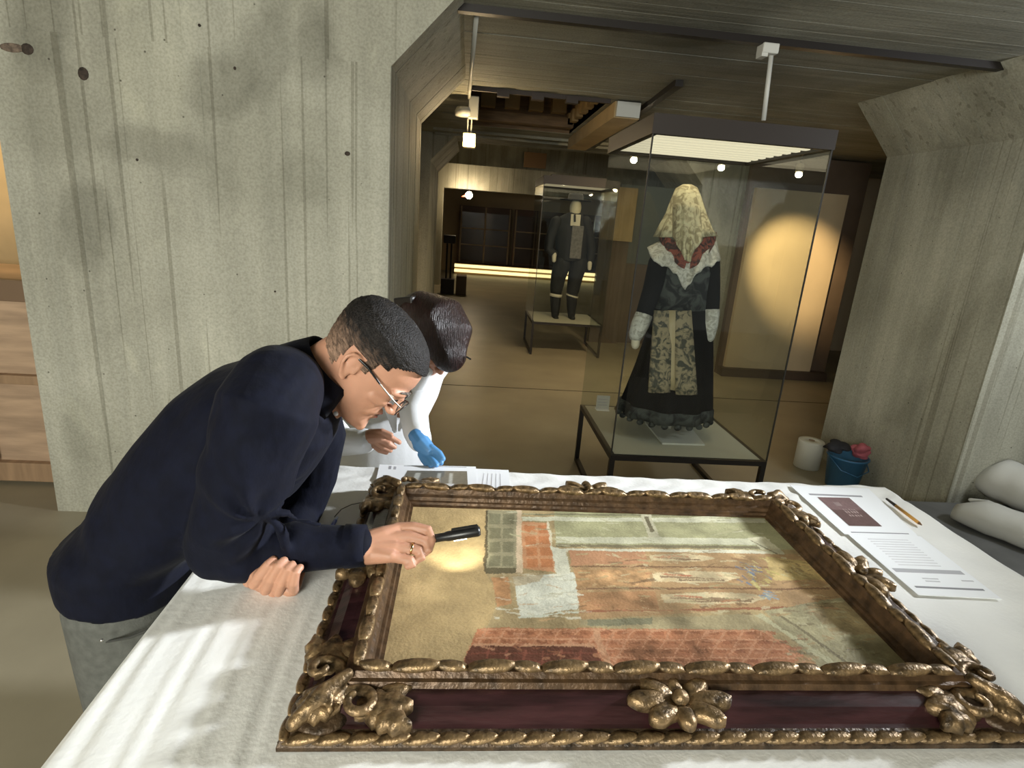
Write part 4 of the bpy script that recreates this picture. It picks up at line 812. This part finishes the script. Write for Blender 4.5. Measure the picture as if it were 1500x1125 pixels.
# ------------------------------------------------------------------ the man in navy
YS = 1.18
man = thing('person', 'person in navy shirt and grey trousers leaning over the painting with a penlight', 'person', (-.70, 1.16, 0))
Zp = lambda zx, zy, y=YS: PY(430+zx/3.75, 420+zy/3.75, y)
eO = Zp(368, 385); Fd = Zp(368+69.0, 385+72.4)-eO; Ud = Zp(368+72.4, 385-69.0)-eO
hd_ = Head(eO, Fd, Ud, 1.06); su = .108*1.06; hd_.O = eO-hd_.U*su
hs = hd_.solid()
nb = PY(455, 560, YS); hs.tube([hd_.p(-.018, 0, .075), hd_.p(-.026, 0, .035), nb, PY(415, 590, YS)], [.058, .056, .060, .075], 20)
hs.tube([hd_.p(.03, 0, .03), hd_.p(.0, 0, .0), PY(480, 590, YS)], [.035, .04, .04], 14)
head_me = blob(hs, .0026, 9, .5)
def W(px, py, y): return PY(px, py, y)
Z3 = lambda zx, zy, y: PY(340+zx/3.75, 680+zy/3.75, y)
# right hand closed round the penlight
yi, ymd, yr, yp = 1.075, 1.055, 1.035, 1.015
fing = [([Z3(905, 352, yi+.002), Z3(1000, 345, yi), Z3(1078, 362, yi-.006), Z3(1098, 415, yi-.022), Z3(1082, 470, yi-.034)], [.0125, .0112, .0105, .0092, .0082]),
        ([Z3(905, 400, ymd), Z3(985, 400, ymd), Z3(1066, 422, ymd-.004), Z3(1080, 470, ymd-.016), Z3(1040, 500, ymd-.022)], [.0130, .0115, .0108, .0094, .0084]),
        ([Z3(890, 455, yr), Z3(955, 460, yr), Z3(1030, 475, yr-.003), Z3(1045, 512, yr-.012), Z3(1000, 535, yr-.016)], [.0125, .0110, .0105, .0090, .0082]),
        ([Z3(870, 505, yp), Z3(925, 520, yp), Z3(985, 528, yp-.002), Z3(995, 552, yp-.006), Z3(965, 560, yp-.010)], [.0115, .0100, .0094, .0084, .0076])]
palm = [([Z3(690, 440, 1.045), Z3(760, 430, 1.05), Z3(840, 390, 1.06), Z3(905, 362, 1.073)], [.029, .026, .020, .0145]), ([Z3(690, 455, 1.04), Z3(780, 445, 1.045), Z3(905, 405, 1.055)], [.029, .025, .0145]),
        ([Z3(690, 465, 1.035), Z3(780, 465, 1.038), Z3(890, 455, 1.035)], [.029, .024, .0140]), ([Z3(690, 475, 1.03), Z3(780, 490, 1.030), Z3(870, 505, 1.015)], [.029, .022, .0135])]
thumb = [([Z3(790, 430, 1.085), Z3(880, 410, 1.10), Z3(985, 405, 1.098), Z3(1060, 410, 1.088)], [.018, .0145, .0115, .0095])]
rh = hand_mesh(None, palm, fing, thumb)
# left hand, a loose fist resting palm up on the cover under the other elbow
yl = .985
lf = []
for k, (b_, t_) in enumerate((((118, 655), (205, 548)), ((182, 692), (262, 552)), ((254, 702), (308, 574)), ((338, 690), (352, 590)))):
    y0 = yl-.004*k; b1 = Z3(*b_, y0); t1 = Z3(*t_, y0-.016); root = b1+Vector((.0, .045, .006)); rr = .0118-.0006*k
    lf.append(([root, b1+Vector((0, .012, -.002)), b1, (b1+t1)/2+Vector((0, -.008, .002)), t1, t1+Vector((.004, .012, .001))], [rr, rr*1.02, rr, rr*.98, rr*.86, rr*.74]))
pc = Z3(230, 660, yl+.05)
lpalm = [([Z3(120, 650, yl+.045), Z3(335, 690, yl+.040)], [.014, .013]), ([Z3(200, 655, yl+.10), Z3(160, 660, yl+.045)], [.024, .015]), ([Z3(240, 650, yl+.10), Z3(230, 690, yl+.045)], [.025, .015]), ([Z3(270, 650, yl+.10), Z3(320, 690, yl+.042)], [.024, .014])]
lth = [([Z3(130, 640, yl+.06), Z3(95, 640, yl+.02), Z3(130, 610, yl-.004), Z3(190, 575, yl-.012)], [.014, .0135, .0115, .0095])]
lh = hand_mesh(None, lpalm, lf, lth)
# inner body so that head and hands belong to one figure
inn = MB(); sh_r, sh_l = W(392, 590, 1.02), W(420, 590, 1.35); el_r, el_l = W(322, 800, 1.03), W(432, 742, 1.34)
inn.tube([PY(455, 560, YS), PY(400, 610, YS), Vector((-.50, YS, 1.12)), Vector((-.66, YS, .95)), Vector((-.69, 1.18, .82))], [.05, .08, .10, .10, .09], 16); inn.tube([sh_r, PY(430, 580, YS), sh_l], [.05, .07, .05], 12)
inn.tube([sh_r, el_r, Z3(700, 455, 1.04)], [.05, .042, .027], 12); inn.tube([sh_l, el_l, Z3(235, 655, yl+.11)], [.05, .04, .025], 12)
HIP = [Vector((-.685, 1.095, .80)), Vector((-.69, 1.275, .80))]
for h in HIP: inn.tube([h, Vector((h.x+.01, h.y, .46)), Vector((h.x-.02, h.y, .09))], [.085, .055, .038], 12)
body_me = blob(inn, .012, 4)
bo = link_mesh('body', join_meshes('body', [head_me, rh, lh, body_me]), SKIN, man, True)
# face details
for k in (-1, 1):
    MB().ell(hd_.p(.094, k*.032, .1135), .0125, .0125, .0105).build('eye', mat('eye_white', (.6, .56, .5), .2), man, True)
    MB().ell(hd_.p(.1045, k*.0335, .1105), .0045, .0045, .0045).build('iris', mat('iris_dark', (.03, .02, .015), .1), man, True)
    link_mesh('eyelid', blob(MB().tube([hd_.p(.104, k*.020, .1165), hd_.p(.1075, k*.032, .1190), hd_.p(.098, k*.046, .1150)], [.004, .0055, .004], 8), .0018, 2), SKIN, man, True)
    link_mesh('eyebrow', blob(MB().tube([hd_.p(.1155, k*.014, .1325), hd_.p(.112, k*.034, .1375), hd_.p(.098, k*.052, .132)], [.003, .0042, .0025], 8), .0018, 2), HAIRG, man, True)
link_mesh('lips', blob(MB().tube([hd_.p(.1015, -.019, .0560), hd_.p(.1115, 0, .0590), hd_.p(.1015, .019, .0560)], [.002, .0034, .002], 8).tube([hd_.p(.100, -.017, .0475), hd_.p(.1095, 0, .0460), hd_.p(.100, .017, .0475)], [.002, .0038, .002], 8), .0013, 2), LIP, man, True)
MB().tube([hd_.p(.1015, -.017, .0518), hd_.p(.1085, 0, .0525), hd_.p(.1015, .017, .0518)], [.0012, .0026, .0012], 8).build('mouth_gap', mat('mouth_dark', (.05, .012, .01), .5), man, True)
def hair_mask(f, y, u):
    if f > .088: return u > .176
    if f > .050: return u > .158+(f-.050)/.038*.018
    if f > .034: return u > .146
    if f > .028: return u > .130
    if f > .012: return u > .112
    if f > -.026: return u > .133
    return u > .056-(.012 if f < -.05 else 0)
def hair_off(f, y, u):
    e = min(1, max(0, (u-.125)/.05)); return .0018+.0058*e
def hair_col(f, y, u):
    t = min(1, max(0, (u+random.uniform(-.012, .012)-.085)/.075)); a, b = lin((138, 112, 94)), lin((27, 24, 23)); k = random.uniform(.45, 1.7)
    return [(x*(1-t)+z*t)*k for x, z in zip(a, b)]
hd_.hair('hair', hair_mask, hair_off, vcol_mat('cropped_hair', .6, (330, 1.0), .25), man, .0010, hair_col)
fr_ = MB(); 
for k in (-1, 1):
    fr_2 = MB().tube([hd_.p(-.004, k*.0775, .126), hd_.p(.02, k*.079, .1275)], .0026, 8, flat=.6).tube([hd_.p(.02, k*.079, .1275), hd_.p(.055, k*.076, .122)], .0022, 8)
    fr_2.build('glasses_temple_tip', mat('glasses_black', (.01, .01, .01), .3), man, True)
    MB().tube([hd_.p(.055, k*.076, .122), hd_.p(.095, k*.068, .116), hd_.p(.117, k*.060, .114)], .0016, 8).build('glasses_temple', mat('glasses_steel', (.55, .52, .46), .3, .9), man, True)
    MB().tube([hd_.p(.120+.006*(1-abs(q)), k*(.034+.026*math.cos(t)), .106+.017*math.sin(t)) for t in np.linspace(0, 2*math.pi, 20) for q in (math.cos(t),)], .0013, 6, False).build('glasses_rim', MATS['glasses_black'], man, True)
    MB().tube([hd_.p(.1225, k*.034, .106), hd_.p(.1232, k*.034, .106)], .018, 20, False, flat=1.3).build('glasses_lens', GLASS, man)
MB().tube([hd_.p(.123, -.009, .110), hd_.p(.128, 0, .113), hd_.p(.123, .009, .110)], .0014, 6).build('glasses_bridge', MATS['glasses_black'], man, True)
# shirt
V3 = lambda x, z: Vector((x, YS, z))
def TB(px, py, y): q = PY(px, py, y); return V3(q.x, q.z)
TOR = [(V3(-.815, .825), V3(-.556, .800), .190), (V3(-.822, .90), V3(-.545, .880), .194), (TB(95, 790, 1.08), V3(-.490, .935), .190), (TB(138, 715, 1.10), V3(-.42, 1.0), .182), (TB(196, 645, 1.13), V3(-.37, 1.05), .182), (TB(258, 580, 1.16), TB(440, 712, YS), .185), (TB(318, 540, YS), TB(470, 675, YS), .185), (TB(375, 520, YS), TB(492, 640, YS), .165), (TB(425, 514, YS), TB(498, 612, YS), .115), (TB(450, 520, YS), TB(494, 594, YS), .075)]
tm = MB(); rings = []
for k, (a, b, hy) in enumerate(TOR):
    c = (a+b)/2; u = (b-a)/2; n = 40
    rings.append([c+u*(abs(math.cos(t))**.9*math.copysign(1, math.cos(t)))+Vector((0, hy*math.copysign(abs(math.sin(t))**.85, math.sin(t)), 0)) for t in [2*math.pi*j/n for j in range(n)]])
tm.loft(rings)
tm.tube([W(408, 570, 1.06), W(392, 600, 1.00), W(366, 680, .995), W(335, 770, 1.01), W(325, 800, 1.03)], [.085, .090, .084, .070, .066], 18)
tm.tube([W(318, 800, 1.03), W(345, 806, 1.03), W(400, 806, 1.033), W(460, 801, 1.036), W(520, 799, 1.040)], [.060, .064, .055, .046, .041], 18)
tm.tube([W(440, 590, 1.30), W(458, 640, 1.36), W(452, 700, 1.37), W(440, 745, 1.34)], [.08, .080, .070, .058], 16); tm.tube([W(440, 745, 1.34), W(425, 790, 1.25), W(412, 822, 1.16)], [.056, .048, .038], 14)
# folds raised in the cloth at the elbow crook, the armpit and the waist
for pts, r in ((((372, 605), (388, 660), (392, 710), (384, 745)), .012), (((350, 650), (362, 700), (372, 745)), .010), (((384, 745), (350, 765), (322, 800)), .012), (((388, 750), (372, 790), (350, 822)), .011), (((392, 748), (412, 780), (420, 806)), .009), (((395, 740), (432, 762), (470, 770)), .009), (((405, 660), (398, 700), (390, 738)), .010)):
    tm.tube([W(*p, .945+.0009*(p[0]-380) if p[1] < 760 else .985) for p in pts], [r*.6]+[r]*(len(pts)-2)+[r*.6], 8)
shm = blob(tm, .0062, 5, .5); co = np.zeros(len(shm.vertices)*3); shm.vertices.foreach_get('co', co); co = co.reshape(-1, 3); no = np.zeros(len(shm.vertices)*3); shm.vertices.foreach_get('normal', no); no = no.reshape(-1, 3)
cr_ = np.array(W(388, 752, .97)); dx_, dz_ = co[:, 0]-cr_[0], co[:, 2]-cr_[2]; rr_ = np.hypot(dx_, dz_); an_ = np.arctan2(dz_, dx_); near = np.clip((1.10-co[:, 1])/.06, 0, 1)
dsp = .0062*np.sin(an_*7+3*np.sin(rr_*16)+.8*np.sin(an_*3))*np.clip(rr_/.04, 0, 1)*np.exp(-(rr_/.17)**2)*near
dsp += .0030*np.sin((co[:, 0]*.55+co[:, 2]*.8)*75+2*np.sin(co[:, 1]*14+co[:, 0]*9))*np.exp(-((co[:, 2]-.96)/.10)**2)*np.clip((-.46-co[:, 0])/.06, 0, 1)
dsp += .0022*np.sin(co[:, 0]*52+3*np.sin(co[:, 2]*11+co[:, 1]*8))*np.exp(-((co[:, 2]-1.22)/.12)**2)
co += no*dsp[:, None]; shm.vertices.foreach_set('co', co.ravel()); shm.update(); link_mesh('shirt', shm, NAVY, man, True)
cu = MB(); a, b = W(506, 800, 1.040), W(536, 799, 1.041); d = (b-a); cu.tube([a, a+d*.5, b], [.0435, .0425, .041], 24, False); link_mesh('cuff', cu.mesh('cuff'), NAVY, man, True)
MB().ell(W(514, 822, 1.005), .006, .004, .006).build('cuff_button', mat('button_dark', (.03, .03, .04), .25), man, True)
# collar: stand and turned-down leaf
col = MB(); cr = []
for k in range(29):
    t = -2.35+4.70*k/28; a_ = math.pi+t      # open at the throat
    c0 = PY(468, 552, YS); axis = (hd_.p(-.02, 0, .03)-PY(440, 575, YS)).normalized(); sd = Vector((0, 1, 0)); fr = axis.cross(sd).normalized()
    if fr.x < 0: fr = -fr
    r_ = lambda R0, R1: fr*math.cos(a_)*R0+sd*math.sin(a_)*R1
    cr.append([c0+axis*.036+r_(.068, .070), c0+axis*.043+r_(.074, .077), c0+axis*.005+r_(.090, .094), c0-axis*(.018+.022*abs(math.cos(a_/2-math.pi/2))**0*abs(math.cos(a_))*(1 if math.cos(a_)>0 else .2))+r_(.100, .108), c0-axis*.010+r_(.092, .098), c0+axis*.022+r_(.070, .072)])
col.loft(cr); link_mesh('collar', col.mesh('collar'), NAVY, man, True)
for px, y in (((455, 655), 1.075), ((492, 606), 1.12)): MB().ell(PY(*px, y), .005, .004, .005).build('shirt_button', mat('button_pale', (.55, .56, .6), .25), man, True)
# trousers and shoes
tr_ = MB(); a, b = PY(88, 868, YS), PY(258, 905, YS)
tr_.ell(Vector((-.68, 1.18, .80)), .125, .158, .12, n=24, m=14)
for h in HIP: tr_.tube([h, Vector((h.x+.005, h.y, .46)), Vector((h.x-.015, h.y, .10))], [.106, .092, .072], 18)
link_mesh('trousers', blob(tr_, .008, 4), TROU, man, True)
MB().tube([PY(145, 942, 1.0), PY(190, 934, .985), PY(225, 920, .98)], .003, 6).build('pocket_seam', mat('trouser_dark', (.035, .036, .033), .9), man, True)
MB().ell(PY(149, 938, .965), .003, .003, .003).build('rivet', mat('rivet', (.7, .7, .7), .3, .9), man, True)
for h in HIP: link_mesh('shoe', blob(MB().tube([Vector((h.x-.05, h.y, .045)), Vector((h.x+.10, h.y, .040)), Vector((h.x+.17, h.y, .032))], [.042, .040, .028], 14), .008, 3), mat('shoe_black', (.012, .011, .010), .4), man, True)
rg = Z3(985, 465, yr); d = (Z3(1030, 475, yr)-Z3(955, 460, yr)).normalized(); MB().tube([rg-d*.0022, rg+d*.0022], .0122, 20, False).build('ring', mat('gold_ring', (.75, .55, .25), .2, 1), man, True)
# penlight in the hand
f0, f1 = Z3(1010, 425, 1.064), Z3(1362, 366, 1.055); d = (f1-f0); fl_ = thing('penlight', 'black penlight held over the canvas by the person in navy', 'flashlight', f0+d*.5)
BP = mat('penlight_black', (.012, .012, .013), .35); dn = d.normalized()
MB().tube([f0, f0+d*.45, f0+d*.50, f0+d*.97, f1], [.0085, .0088, .0105, .0108, .0085], 18, False).build('barrel', BP, fl_, True)
upv = Vector((0, 0, 1)); MB().bar(f0+d*.55+upv*.0135, f0+d*.95+upv*.0135, .007, .003).build('clip', BP, fl_); MB().tube([f0+d*.94+upv*.008, f0+d*.94+upv*.0135], .004, 8, False).build('clip_post', BP, fl_)
led = f0+d*.70-upv*.0112; MB().bar(led-d*.10, led+d*.10, .009, .0015).build('led_strip', mat('led_white', (1, 1, .9), .4, emis=((1, .97, .75), 4)), fl_)
tgt = PZ(668, 806, CZ); light('penlight_beam', 'SPOT', led-upv*.004, 1.7, (1, .97, .80), .006, tgt, 78, 1.0)
# ------------------------------------------------------------------ the colleague in the white coat
YW = 1.93
wm = thing('person', 'person with dark auburn hair in white coat and blue glove reading a printed page', 'person', (-.30, 2.16, 0))
Fw = Vector((.42, -.62, -.66)); hw_ = Head((0, 0, 0), Fw, Vector((.45, -.35, .82))); cw = PY(640, 492, YW); hw_.O = cw-hw_.U*.135-hw_.F*.012
hs = hw_.solid(); shw = PY(590, 590, YW+.10); hs.tube([hw_.p(-.02, 0, .06), hw_.p(-.03, 0, .03), shw], [.05, .048, .055], 16)
whead = blob(hs, .004, 4)
# bare right hand curled at the belt, gloved left hand flat on the page edge
yh = 1.70
rw = [([W(528, 645, yh+.03), W(545, 640, yh), W(558, 640, yh-.01)], [.026, .026, .020])]
rf = [([W(555, 636, yh-.008), W(572, 640, yh-.014), W(585, 648, yh-.012)], [.0115, .0105, .009]), ([W(556, 642, yh-.014), W(570, 650, yh-.022), W(578, 655, yh-.016)], [.0115, .0105, .009]), ([W(553, 648, yh-.016), W(563, 656, yh-.022), W(572, 660, yh-.016)], [.011, .010, .009]), ([W(548, 653, yh-.014), W(556, 660, yh-.018), W(566, 663, yh-.012)], [.0105, .0095, .0085]), ([W(545, 633, yh), W(560, 632, yh-.016), W(573, 637, yh-.022)], [.012, .011, .009])]
rhw = hand_mesh(None, rw, [(a_, [q*.86 for q in b_]) for a_, b_ in rf], voxel=.0022)
inn = MB(); pel = Vector((-.33, 2.20, .86)); che = Vector((-.22, 2.06, 1.10))
inn.tube([pel, che, shw], [.12, .11, .06], 14); els_r, els_l = Vector((-.50, 1.98, .93)), Vector((-.045, 1.94, .93))
inn.tube([che+Vector((-.13, 0, .02)), els_r, W(500, 648, yh+.05), W(535, 645, yh+.02)], [.036, .030, .028, .023], 12); inn.tube([che+Vector((.10, -.02, .03)), PY(617, 577, 1.93), PY(607, 606, 1.86), PY(612, 640, 1.76)], [.045, .036, .030, .022], 12)
for sx in (-.09, .09): inn.tube([pel+Vector((sx, 0, -.03)), Vector((pel.x+sx, 2.20, .46)), Vector((pel.x+sx, 2.22, .08))], [.08, .052, .036], 12)
link_mesh('body', join_meshes('body', [whead, rhw, blob(inn, .012, 4)]), WSKIN, wm, True)
cm = MB(); rings = []
for (c, rx, ry) in ((Vector((-.34, 2.22, .42)), .23, .17), (Vector((-.33, 2.21, .70)), .21, .16), (pel+Vector((0, 0, .05)), .19, .15), (Vector((-.27, 2.12, 1.0)), .185, .13), (che, .19, .12), (Vector((-.20, 2.03, 1.16)), .16, .10), (Vector((-.175, 2.0, 1.20)), .08, .07)):
    rings.append([c+Vector((rx*math.cos(t), ry*math.sin(t), -.05*math.sin(t)*-1)) for t in [2*math.pi*j/28 for j in range(28)]])
cm.loft(rings)
cm.tube([che+Vector((-.15, -.02, .02)), els_r, W(500, 648, yh+.05), W(533, 646, yh+.012)], [.065, .056, .050, .042], 14)
cm.tube([che+Vector((.11, -.02, .04)), PY(618, 575, 1.93), PY(606, 606, 1.86), PY(610, 632, 1.79), PY(615, 645, 1.745)], [.07, .058, .050, .045, .040], 14)
link_mesh('lab_coat', blob(cm, .008, 4), COAT, wm, True)
# lapels
for pts in (((628, 545), (600, 590), (585, 630)), ((575, 575), (572, 600), (578, 632))):
    link_mesh('lapel', blob(MB().tube([PY(*p, 1.88+.0*i) for i, p in enumerate(pts)], [.016, .022, .008], 10, flat=.35), .005, 2), COAT, wm, True)
gp = [([W(611, 640, 1.745), W(618, 650, 1.725), W(628, 660, 1.705)], [.030, .031, .024])]
gf = [([W(630, 662, 1.70), W(640, 671, 1.68), W(646, 678, 1.665)], [.0125, .0115, .010]), ([W(626, 666, 1.695), W(634, 674, 1.672), W(639, 681, 1.655)], [.0125, .0115, .010]), ([W(621, 668, 1.695), W(627, 676, 1.672), W(631, 682, 1.66)], [.012, .011, .0098]), ([W(616, 666, 1.70), W(620, 674, 1.685), W(624, 680, 1.672)], [.0115, .0105, .009]), ([W(632, 655, 1.70), W(644, 664, 1.685), W(649, 672, 1.672)], [.0125, .0115, .010])]
link_mesh('glove', hand_mesh(None, gp, [(a_, [q*.88 for q in b_]) for a_, b_ in gf], voxel=.0022), GLOVE, wm, True)
# hair: smooth bob falling forward, held by a clip
HW = mat('auburn_hair', (.016, .006, .005), .42, 0, (40, .5, (4, 1, 1)), (70, .8, (5, 1, .6)), spec=.4)
hb = MB(); hc_ = PY(642, 480, YW)
hb.tube([PY(618, 462, YW+.02), PY(640, 475, YW-.01), PY(652, 497, YW-.04), PY(658, 520, YW-.07)], [.085, .108, .100, .060], 28); hb.ell(PY(606, 456, YW+.03), .058, .07, .055)
link_mesh('hair', blob(hb, .006, 25), HW, wm, True)
cp_ = PY(598, 440, YW); MB().bar(cp_+Vector((-.035, .03, -.012)), cp_+Vector((.03, -.02, .006)), .05, .03).build('hair_clip', mat('clip_black', (.01, .009, .009), .4), wm, bevel=.006)
MB().tube([PY(684, 523, YW-.1), PY(689, 526, YW-.1)], .003, 6).build('glasses_tip', MATS['glasses_black'], wm)
